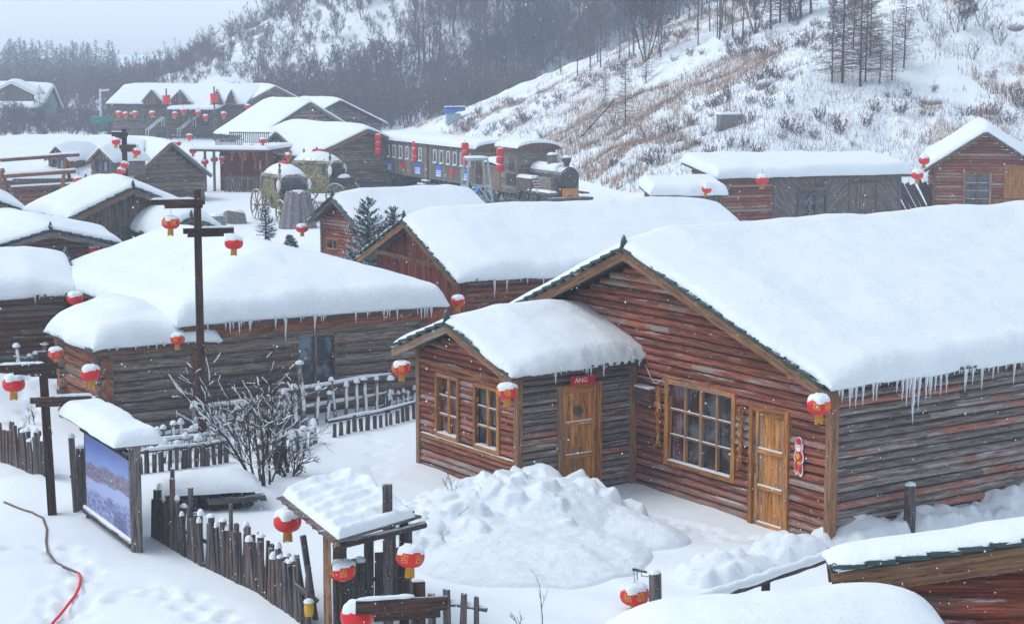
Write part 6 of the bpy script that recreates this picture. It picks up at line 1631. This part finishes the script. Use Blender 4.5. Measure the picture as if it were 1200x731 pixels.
# local: x along train toward locomotive, -y side faces the viewer?  (left-hand side is +y)
def car(x0, x1, label, poster_px):
    side = -1
    o = empty('train_carriage', tp + tdir.normalized() * x0, tang, label, 'carriage', 'carriages of the old train')
    L = x1 - x0; W_ = 2.3
    mb = MB(); mb.box(0.05, L - .05, 0, W_, .85, 2.75, grain=0)
    # planked sides
    for y in (-.02, W_ + .02):
        k = 0
        while k * .14 < L - .2:
            mb.box(.06 + k * .14, .06 + k * .14 + .125, y - .012, y + .012, .86, 2.74, grain=2); k += 1
    for z in (1.72, .90, 2.66): mb.box(0.03, L - .03, -.06, W_ + .06, z, z + .07)
    for x in (0.02, L - .10): mb.box(x, x + .08, -.06, -.03, .85, 2.75, grain=2)
    mb.build('body', M['car_wood'], o)
    mb = MB(); n = 12; V = []
    for x in (-.1, L + .1):
        for i in range(n + 1): t = math.pi * i / n; V.append((x, W_ / 2 - math.cos(t) * (W_ / 2 + .14), 2.75 + math.sin(t) * .34))
    Fs = [(i, i + 1, n + 2 + i, n + 1 + i) for i in range(n)] + [tuple(range(n + 1))[::-1], tuple(range(n + 1, 2 * n + 2))]
    mb.add(V, Fs, None, 0, .5, False); rf = mb.build('roof', M['plank_brown'], o)
    snow_slab(rf, -.14, L + .14, -.16, W_ + .16, lambda X, Y: 2.77 + .34 * np.sqrt(np.clip(1 - ((Y - W_ / 2) / (W_ / 2 + .17)) ** 2, 0, 1)), .20, .16, .12, seed=int(x0) + 2)
    for i in range(6):
        xc = .45 + (L - .9) * (i + .5) / 6; mb = MB(); w = .17
        for (a, b, c, d) in ((xc - w - .05, xc - w, 1.83, 2.55), (xc + w, xc + w + .05, 1.83, 2.55), (xc - w, xc + w, 2.50, 2.55), (xc - w, xc + w, 1.83, 1.88)): mb.box(a, b, -.07, -.03, c, d)
        w_ = mb.build('window', M['lamp_white'], o); mb = MB(); mb.box(xc - w, xc + w, -.045, -.036, 1.88, 2.50); mb.build('pane', M['glass_blue'], w_)
        mb = MB(); mb.box(xc - w - .05, xc + w + .05, -.12, -.03, 1.80, 1.84); mb.build('snow_on_sill', M['snow'], w_)
    for f, m_ in poster_px:
        mb = MB(); mb.box(f * L - (.42 if m_ == 'bluepanel' else .24), f * L + (.42 if m_ == 'bluepanel' else .24), -.055, -.035, 1.02 if m_ == 'bluepanel' else 1.25, 1.68 if m_ == 'bluepanel' else 1.6); pp = mb.build('poster', M[m_], o)
        if m_ == 'bluepanel':
            mb = MB()
            for z in (1.36, 1.26, 1.16, 1.08): mb.box(f * L - .34, f * L + .34, -.060, -.050, z, z + .05)
            mb.build('white_lines', M['white'], pp)
    for bx in (1.1, L - 1.1):
        mb = MB(); mb.box(bx - .8, bx + .8, .35, W_ - .35, .55, .82)
        for dx in (-.5, .5): mb.box(bx + dx - .1, bx + dx + .1, .10, .35, .35, .75)
        bg = mb.build('bogie', M['iron'], o)
        for dx in (-.5, .5):
            mb = MB()
            for y in (.28, W_ - .28): mb.tube([(bx + dx, y - .05, .38), (bx + dx, y + .05, .38)], .38, 18, smooth=False)
            mb.tube([(bx + dx, .2, .38), (bx + dx, W_ - .2, .38)], .06, 8); mb.build('wheelset', M['iron'], bg)
    return o
c1 = car(0, 6.6, 'rear grey-brown train carriage with six white-framed windows and blue posters', [(.16, 'bluepanel'), (.48, 'redpaint'), (.80, 'bluepanel')])
c2 = car(6.8, 13.0, 'front grey-brown train carriage with blue posters, next to the wooden tender', [(.22, 'bluepanel'), (.5, 'redpaint'), (.80, 'bluepanel')])
lo = empty('steam_locomotive', tp + tdir.normalized() * 13.4, tang, 'old wooden-clad steam locomotive with its round smokebox facing the viewer', 'locomotive')
mb = MB(); mb.box(0, 2.3, .15, 2.2, .75, 2.0, grain=0); mb.box(-.05, 2.35, .1, 2.25, 1.95, 2.05); tn = mb.build('tender', M['brick'], lo)
snow_slab(tn, -.05, 2.35, .1, 2.25, lambda X, Y: 2.05 + .15 * np.exp(-((X - 1) ** 2)), .28, .3, .12, seed=5)
mb = MB(); mb.box(2.7, 5.0, 0, 2.3, .75, 3.0, grain=0)
for k in range(12): mb.box(2.69, 5.01, -.012, 2.312, .78 + k * .185, .78 + k * .185 + .165, grain=0)
for x in (2.68, 4.9): mb.box(x, x + .12, -.03, .0, .75, 3.0, grain=2)
cb = mb.build('cab', M['car_wood'], lo)
mb = MB(); mb.box(3.9, 4.5, -.035, -.01, 1.9, 2.5); mb.build('window', M['glass'], cb)
mb = MB(); mb.box(3.55, 4.75, -.035, -.015, 1.15, 1.75); nb = mb.build('number_board', M['black'], cb)
mb = MB(); n = 12; V = []
for x in (2.4, 5.35):
    for i in range(n + 1): t = math.pi * i / n; V.append((x, 1.15 - math.cos(t) * 1.38, 3.0 + math.sin(t) * .35))
mb.add(V, [(i, i + 1, n + 2 + i, n + 1 + i) for i in range(n)] + [tuple(range(n + 1))[::-1], tuple(range(n + 1, 2 * n + 2))], None, 0, .5); rf = mb.build('cab_roof', M['plank_brown'], lo)
snow_slab(rf, 2.36, 5.35, -.2, 2.5, lambda X, Y: 3.0 + .35 * np.sqrt(np.clip(1 - ((Y - 1.15) / 1.40) ** 2, 0, 1)), .16, .16, .12, seed=6)
mb = MB(); mb.tube([(5.0, 1.15, 1.75), (8.3, 1.15, 1.75)], .52, 20, smooth=False)
for x in (5.6, 6.5, 7.4): mb.tube([(x, 1.15, 1.75), (x + .08, 1.15, 1.75)], .545, 20)
bo = mb.build('boiler', M['iron'], lo)
mb = MB(); mb.box(5.0, 8.4, .30, 2.0, .80, 1.72, grain=0); mb.build('boiler_skirt', M['car_wood'], lo)
snow_slab(bo, 5.1, 8.0, .70, 1.60, lambda X, Y: 1.75 + np.sqrt(np.clip(.55 ** 2 - (Y - 1.15) ** 2, 0, 1)) - .02, .14, .15, .10, seed=7)
mb = MB(); mb.tube([(8.3, 1.15, 1.75), (9.0, 1.15, 1.75)], .56, 22, smooth=False); mb.tube([(9.0, 1.15, 1.75), (9.06, 1.15, 1.75)], .47, 20); mb.tube([(9.06, 1.15, 1.75), (9.14, 1.15, 1.75)], .14, 10)
for k in range(12): a = 6.283 * k / 12; mb.box(8.99, 9.08, 1.15 + .50 * math.cos(a) - .03, 1.15 + .50 * math.cos(a) + .03, 1.75 + .50 * math.sin(a) - .03, 1.75 + .50 * math.sin(a) + .03)
mb.build('smokebox', M['iron'], lo)
mb = MB(); mb.lathe([(.28, 2.2), (.26, 2.72), (.31, 2.76), (.31, 2.82), (0, 2.82)], 14, (6.9, 1.15, 0), smooth=False); ds = mb.build('steam_dome', M['plank_grey'], lo); mb = MB(); blob(mb, (6.9, 1.15, 2.81), .30, .30, .14, 12); mb.build('snow_cap', M['snow'], ds)
mb = MB(); mb.lathe([(.16, 2.2), (.15, 2.40), (.25, 2.58), (.25, 2.74), (.15, 2.78), (0, 2.78)], 14, (8.6, 1.15, 0), smooth=False); ch = mb.build('chimney', M['iron'], lo); mb = MB(); blob(mb, (8.6, 1.15, 2.76), .24, .24, .13, 12); mb.build('snow_cap', M['snow'], ch)
mb = MB(); mb.box(5.0, 9.0, -.05, .38, .95, 1.02); mb.box(5.0, 9.0, 1.95, 2.35, .95, 1.02); rb = mb.build('running_board', M['plank_grey'], lo)
snow_slab(rb, 5.0, 9.0, -.06, .38, lambda X, Y: 1.03 + 0 * X, .10, .10, .12, seed=8)
mb = MB(); mb.box(5.0, 6.7, -.08, .45, 1.02, 1.62, grain=0); wt = mb.build('side_tank', M['brick'], lo); snow_slab(wt, 4.98, 6.72, -.1, .5, lambda X, Y: 1.62 + 0 * X, .16, .15, .12, seed=9)
mb = MB(); mb.box(9.0, 9.12, .70, 1.60, .45, 1.25, grain=2); mb.build('front_hatch', M['door'], lo)
mb = MB(); mb.box(8.7, 9.35, -.1, 2.4, .50, .80, grain=1); mb.box(2.6, 8.8, .3, 2.0, .55, .8, grain=0); mb.build('chassis', M['iron'], lo)
for x in (.6, 1.7, 3.3, 4.4, 5.5, 6.6, 7.9):
    mb = MB(); q = .42 if x > 3 else .36
    for y in (.18, 2.12): mb.tube([(x, y - .06, q), (x, y + .06, q)], q, 18, smooth=False)
    for k in range(6): a = 6.283 * k / 6; mb.beam((x, .10, q), (x + math.cos(a) * q * .9, .10, q + math.sin(a) * q * .9), .05, .03, up=(0, 1, 0))
    mb.build('wheel', M['iron'], lo)
mb = MB(); mb.beam((3.3, .06, .42), (6.6, .06, .42), .06, .10); mb.build('coupling_rod', M['iron'], lo)
for k in range(5):
    mb = MB(); mb.box(7.0 + k * .12, 7.12 + k * .12, -.12, .40, 1.50 - k * .13, 1.54 - k * .13); mb.build('step', M['lamp_white'], lo)
lo.scale = (.90, .93, 1.0)
def steps(xl, label):
    o = empty('wooden_steps', tp + tdir.normalized() * xl + Vector((0, 0, 0)), tang, label, 'steps', 'steps up to the train doors')
    for k in range(4):
        mb = MB(); mb.box(0, .8, -.30 - k * .26, -.06 - k * .26, .70 - k * .19, .75 - k * .19); t = mb.build('tread', M['plank_grey'], o); mb = MB(); mb.box(.02, .78, -.29 - k * .26, -.07 - k * .26, .752 - k * .19, .82 - k * .19); mb.build('snow_cover', M['snow'], t)
    for x in (0, .8):
        mb = MB(); mb.beam((x, -.05, .70), (x, -1.3, -.05), .05, .1); mb.build('stringer', M['plank_grey'], o)
steps(6.3, 'snowy wooden steps between the two train carriages'); steps(12.7, 'snowy wooden steps between front carriage and tender')
for i, (px, py, D, lb) in enumerate(((443, 161, 110, 'string of red drum lanterns left of the rear carriage'), (487, 169, 107.5, 'string of three red drum lanterns between the two carriages'), (545, 171, 100.5, 'string of red drum lanterns at the end of the front carriage'), (586, 178, 96.3, 'string of three red drum lanterns on the locomotive cab corner'))):
    b = GY(px, py, D); o = empty('lantern_string', b, 0, lb, 'lantern string', 'drum lantern strings on the train')
    for k in range(3):
        mb = MB(); mb.lathe([(0, -.17), (.17, -.17), (.21, 0), (.17, .17), (0, .17)], 12, (0, 0, -.42 * k), smooth=False); l_ = mb.build('drum', M['red'], o)
        mb = MB(); blob(mb, (0, 0, .16 - .42 * k), .17, .17, .05, 10); mb.build('snow_cap', M['snow'], l_)
    mb = MB(); mb.tube([(0, 0, .3), (0, 0, -1.1)], .015, 5); mb.build('cord', M['iron'], o)
# ------------------------------------------------------------------ steel tower
b = GY(558, 243, 95); b.z = 0; o = empty('steel_trestle', b, .25, 'grey steel trestle tower standing before the carriages', 'trestle')
for i, (sx, sy) in enumerate(((-1, -1), (1, -1), (1, 1), (-1, 1))):
    mb = MB(); mb.beam((sx * .75, sy * .75, -.2), (sx * .48, sy * .48, 2.6), .09, .09); mb.build('leg', M['metal'], o)
for z in (.25, 1.25, 2.58):
    w = .75 - .27 * z / 2.6
    for a, b_ in (((-w, -w), (w, -w)), ((w, -w), (w, w)), ((w, w), (-w, w)), ((-w, w), (-w, -w))):
        mb = MB(); mb.beam((a[0], a[1], z), (b_[0], b_[1], z), .07, .07); mb.build('crossbar', M['metal'], o)
for a, b_ in (((-1, -1), (0, -1)), ((1, -1), (0, -1)), ((-1, 1), (0, 1)), ((1, 1), (0, 1)), ((-1, -1), (-1, 0)), ((1, -1), (1, 0))):
    mb = MB(); mb.beam((a[0] * .73, a[1] * .73, .25), (b_[0] * .62, b_[1] * .62, 1.25), .06, .06); mb.build('brace', M['metal'], o)
mb = MB(); mb.box(-.5, .5, -.5, .5, 2.60, 2.66); pl_ = mb.build('platform', M['metal'], o); snow_slab(pl_, -.52, .52, -.52, .52, lambda X, Y: 2.66 + 0 * X, .08, .1, .1)
mb = MB(); mb.tube([(0, -.3, .9), (0, -.3, 1.15)], .2, 10); mb.build('bucket', M['bluepanel'], o)
# ------------------------------------------------------------------ gilded coaches
def coach(px, py, D, rz, label, s=1.0, shaft=False):
    b = GY(px, py, D); b.z = tz(b.x, D); o = empty('horse_coach', b, rz, label, 'coach', 'gilded horse coaches'); o.scale = (s,) * 3
    # body profile lofted: narrow bottom, bulging middle
    mb = MB(); prof = [(.55, .50), (.85, .75), (1.0, 1.15), (.98, 1.75), (.92, 1.85)]; V = []
    for (w, z) in prof:
        for (x, y) in ((-1, -1), (-.55, -1.06), (.55, -1.06), (1, -1), (1.05, 0), (1, 1), (.55, 1.06), (-.55, 1.06), (-1, 1), (-1.05, 0)): V.append((x * w * .95, y * w * .58, z))
    Fs = [(i * 10 + k, i * 10 + (k + 1) % 10, (i + 1) * 10 + (k + 1) % 10, (i + 1) * 10 + k) for i in range(4) for k in range(10)] + [tuple(range(10))[::-1], tuple(range(40, 50))]
    mb.add(V, Fs, None, 0, .5); bd_ = mb.build('body', M['goldpaint'], o)
    for y in (-1, 1):
        for x in (-.56, .0, .56):
            mb = MB(); mb.box(x - .19, x + .19, y * .585 - .02, y * .585 + .02, 1.25, 1.72); mb.build('window', M['glass'], bd_)
        mb = MB(); mb.box(-.20, .20, y * .60 - .01, y * .60 + .02, .68, 1.20); mb.build('door_panel', M['goldpaint'], bd_)
    mb = MB(); mb.box(.97, 1.0, -.40, .40, 1.25, 1.72); mb.build('front_window', M['glass'], bd_)
    mb = MB(); mb.lathe([(1.08, 1.85), (1.0, 1.93), (.55, 2.08), (.15, 2.14), (0, 2.15)], 14, m=0)
    for i, vv in enumerate(mb.v): mb.v[i] = (vv[0], vv[1] * .62, vv[2])
    rf = mb.build('roof', M['goldpaint'], o); snow_slab(rf, -.95, .95, -.55, .55, lambda X, Y: 2.14 - .28 * (X ** 2 + (Y * 1.6) ** 2) / 1.0 + .0, .10, .3, .1)
    mb = MB()
    for k in range(0):
        a = rr(0, 6.283); q = rr(.2, .95); mb.beam((math.cos(a) * q, math.sin(a) * q * .6, 1.95), (math.cos(a) * q * 1.05 + rr(-.1, .1), math.sin(a) * q * .62, 2.15 + rr(0, .18)), .08, .05)
    for (x, y) in ((-.95, -.55), (.95, -.55), (-.95, .55), (.95, .55), (0, 0)): mb.lathe([(.03, 1.85), (.07, 2.0), (.03, 2.1), (.06, 2.2), (0, 2.32)], 8, (x, y, 0 if x else .12))
    mb.build('crest', M['goldpaint'], o); mb = MB()
    for k in range(6): blob(mb, (rr(-.25, .25), rr(-.15, .15), 2.22), .12, .12, .1, 8)
    mb.build('red_flowers', M['redpaint'], o)
    for (x, q, y) in ((-.95, .60, -.72), (-.95, .60, .72), (1.25, .46, -.66), (1.25, .46, .66)):
        mb = MB(); n = 24
        pts = [(x + q * math.cos(6.283 * k / n), y, q + q * math.sin(6.283 * k / n)) for k in range(n + 1)]; mb.tube(pts, .035, 6, caps=False)
        for k in range(10): a = 6.283 * k / 10; mb.beam((x, y, q), (x + q * math.cos(a), y, q + q * math.sin(a)), .035, .03, up=(0, 1, 0))
        mb.tube([(x, y - .09, q), (x, y + .09, q)], .08, 8); mb.build('wheel', M['goldpaint'], o)
    mb = MB(); mb.tube([(-1.2, 0, .62), (-.4, 0, .48), (.6, 0, .5), (1.5, 0, .62)], .05, 6); mb.tube([(-.95, -.75, .6), (-.95, .75, .6)], .035, 6); mb.tube([(1.25, -.7, .46), (1.25, .7, .46)], .035, 6)
    if shaft: mb.tube([(1.5, 0, .6), (2.6, 0, .42)], .035, 6)
    mb.build('undercarriage', M['black'], o)
    mb = MB(); mb.box(1.05, 1.55, -.45, .45, .85, 1.15); mb.box(1.02, 1.12, -.45, .45, 1.1, 1.5); st = mb.build('driver_seat', M['black'], o); mb = MB(); blob(mb, (1.3, 0, 1.14), .24, .42, .16, 12); mb.build('snow_cap', M['snow'], st)
    for y in (-.62, .62):
        mb = MB(); mb.lathe([(.0, 1.25), (.07, 1.3), (.10, 1.5), (.07, 1.6), (0, 1.72)], 8, (.98, y, 0)); mb.build('coach_lamp', M['lamp_white'], o)
    return o
coach(333, 256, 89.5, -1.05, 'left gilded coach seen from its front left, red flowers on its roof', 1.25)
coach(372, 236, 99.5, -.42, 'right gilded coach seen from the side with a black driver seat', 1.25, True)
# thatched stump
b = GY(349, 265, 86); b.z = tz(b.x, 86); o = empty('bark_cone', b, 0, 'tapered cone of grey bark strips before the gilded coaches, its top snowy', 'bark cone')
mb = MB()
for k in range(46):
    a = 6.283 * k / 46; mb.beam((math.cos(a) * .88, math.sin(a) * .88, -.1), (math.cos(a) * .52 * rr(.95, 1.05), math.sin(a) * .52, 1.62 + rr(-.05, .05)), .14, .04, up=(math.cos(a), math.sin(a), 0), j=.01)
mb.build('bark_strips', M['picket_snowy'], o)
mb = MB(); blob(mb, (0, 0, 1.50), .52, .52, .15, 14); mb.build('snow_cap', M['snow'], o)
# ------------------------------------------------------------------ snowy deck with posts
dk = empty('roof_deck', (GY(226, 215, 108).x, 108, 0), math.radians(-12), 'far snow-covered roof deck on thin posts left of the carved pavilion', 'deck')
mb = MB(); mb.box(-.1, 4.6, -.1, 4.6, 2.30, 2.42); ds_ = mb.build('deck_slab', M['plank_brown'], dk); snow_slab(ds_, -.12, 4.6, -.12, 4.6, lambda X, Y: 2.42 + 0 * X, .22, .25, .2)
for x in (.75, 1.3, 2.2, 3.0, 3.8, 4.5):
    mb = MB(); mb.box(x - .06, x + .06, 0, .12, -.3, 2.3, grain=2); mb.build('post', M['plank_brown'], dk)
mb = MB(); mb.box(1.3, 4.5, 1.0, 1.1, -.3, 2.3, grain=2); mb.build('back_wall', M['plank_red'], dk)
mb = MB()
for i in range(16): mb.box(2.0 + i * .17, 2.10 + i * .17, -.25, -.21, 0, .95, grain=2)
mb.box(1.95, 4.75, -.27, -.19, .75, .82); mb.build('front_railing', M['plank_grey'], dk)
for (x0, x1, y, z) in ((1.2, 2.9, .6, 3.05), (1.0, 3.6, 3.4, 3.3)):
    mb = MB()
    for i in range(int((x1 - x0) / .12)): mb.box(x0 + i * .12, x0 + i * .12 + .06, y, y + .03, 2.5, z)
    mb.box(x0, x1, y - .01, y + .05, z - .1, z - .04); mb.build('top_railing', M['picket_snowy'], dk)
# orange log frame at far left
fr = empty('log_rack', (GY(4, 235, 88).x, 88, 0), math.radians(4), 'orange log A-frames carrying snowy horizontal logs at the left edge', 'log rack')
for x in (0, 2.95):
    for s_ in (-1, 1):
        mb = MB(); mb.tube([(x + s_ * .28, s_ * .3, .9), (x, 0, 2.95 if x else 2.55)], .09, 8); mb.build('leg', M['log_end'], fr)
for (x0, z0_, x1, z1_, q) in ((-.05, 2.95, 3.6, 3.20, .09), (.1, 2.20, 3.4, 2.42, .10), (.4, 1.62, 3.5, 1.78, .10)):
    pts = [(x0 + (x1 - x0) * i / 8, -.1, z0_ + (z1_ - z0_) * i / 8) for i in range(9)]; mb = MB(); mb.tube(pts, q, 8); lg = mb.build('log', M['log_red'], fr)
    mb = MB(); mb.tube([(a, b_, c + q * .9) for a, b_, c in pts], q * .7, 8); mb.build('snow_line', M['snow'], lg)
mb = MB()
for i in range(6): mb.tube([(.6, 0, .3 + i * .2), (3.3, 0, .35 + i * .2)], .10, 8, mcap=0)
mb.build('log_wall', M['log_end'], fr)
mb = MB(); mb.box(.4, 3.4, .35, .45, 1.0, 2.05, grain=2); mb.build('picket_screen', M['plank_grey'], fr)
# blue tarp booth, concrete box and fallen log on the slope
p = Vector((-5.2, 172, tz(-5.2, 172))); s_ = p.y / F
o = empty('tarp_booth', p, .2, 'small booth with a blue tarpaulin top on the slope edge above the train', 'booth')
mb = MB(); mb.box(-9 * s_, 7 * s_, 0, 14 * s_, -.3, 9 * s_); mb.build('wall', M['tealgrey'], o); mb = MB(); mb.add([(-11 * s_, -.2, 9 * s_), (12 * s_, -.2, 13 * s_), (12 * s_, 15 * s_, 15 * s_), (-11 * s_, 15 * s_, 12 * s_), (-11 * s_, -.2, 14 * s_), (12 * s_, -.2, 16 * s_), (12 * s_, 15 * s_, 17 * s_), (-11 * s_, 15 * s_, 16 * s_)], [(0, 3, 2, 1), (4, 5, 6, 7), (0, 1, 5, 4), (1, 2, 6, 5), (2, 3, 7, 6), (3, 0, 4, 7)], None, 0, .5); rf = mb.build('tarpaulin', M['blue'], o)
mb = MB(); mb.box(-10 * s_, 12 * s_, .0, 14 * s_, 16.5 * s_, 18 * s_, j=.05); mb.build('snow_cover', M['snow'], rf)
p = hill_at(857, 150); s_ = p.y / F
o = empty('concrete_block', p, .15, 'square concrete block with a snow lid on the slope above the lean-to', 'block')
mb = MB(); mb.box(-13 * s_, 13 * s_, 0, 1.0, -.5, 15 * s_, j=.02); mb.build('body', M['stone'], o); snow_slab(o, -14 * s_, 14 * s_, -.05, 1.05, lambda X, Y: 15 * s_ + 0 * X, .13, .12, .1)
p, q = hill_at(682, 166), hill_at(718, 130)
if p and q: mb = MB(); mb.tube([Vector((0, 0, .3)), (q - p) + Vector((0, 0, .5))], .09, 8, jit=.05); mb.build('fallen_log', M['bark'], None, loc=p, label='pale fallen log lying diagonally on the slope', cat='log')
for i, (px, py, lb) in enumerate(((1092, 122, 'flat dark rock with snow on top on the right slope'), (1190, 38, 'small dark rock near the upper right edge'), (898, 102, 'small dark rock left of the larch clump'))):
    p = hill_at(px, py)
    if p:
        mb = MB(); blob(mb, (0, 0, -.3), .7, .5, .65, 10, 5)
        mb.build('rock', M['stone'], None, loc=p, label=lb, cat='rock', group='rocks on the slope')
for i, (px, py, D, w) in enumerate(((254, 252, 86, .35), (275, 248, 88, .5))):
    b = GY(px, py, D); b.z = tz(b.x, D); o = empty('stone_block', b, .3, '%s grey stone lump on the village snow' % ('left', 'right')[i], 'stone', 'stones on the village snow')
    mb = MB(); mb.box(-w, w, -.35, .35, -.1, .55, j=.10); mb.build('block', M['stone'], o); mb = MB(); blob(mb, (0, 0, .5), w * .9, .35, .16, 10); mb.build('snow_cap', M['snow'], o)
# far small things by the pale house
b = GY(128, 150, 190); o = empty('green_tent', (b.x, 190, 0), .1, 'far green tarpaulin shelter in front of the misty woods', 'tent')
mb = MB(); mb.beam((-1.6, 0, .8), (1.6, 0, .8), 2.6, 1.5, j=.15); mb.build('tarpaulin', M['green'], o)
b = GY(118, 130, 192); mb = MB(); mb.tube([(0, 0, 0), (0, 0, 4.2)], .12, 6); mb.beam((0, 0, 4.0), (.9, 0, 4.1), .35, .22); mb.build('street_lamp', M['lamp_white'], None, loc=(b.x, 192, 0), label='far white lamp post left of the dormered inn', cat='street lamp')
for pr in [LANT_A, LANT_B, LANT_C, LANT_D, LANT_F] + VASE + LARCH + THIN + SHRUB:
    for ch in list(kids(pr)): bpy.data.objects.remove(ch)
    bpy.data.objects.remove(pr)
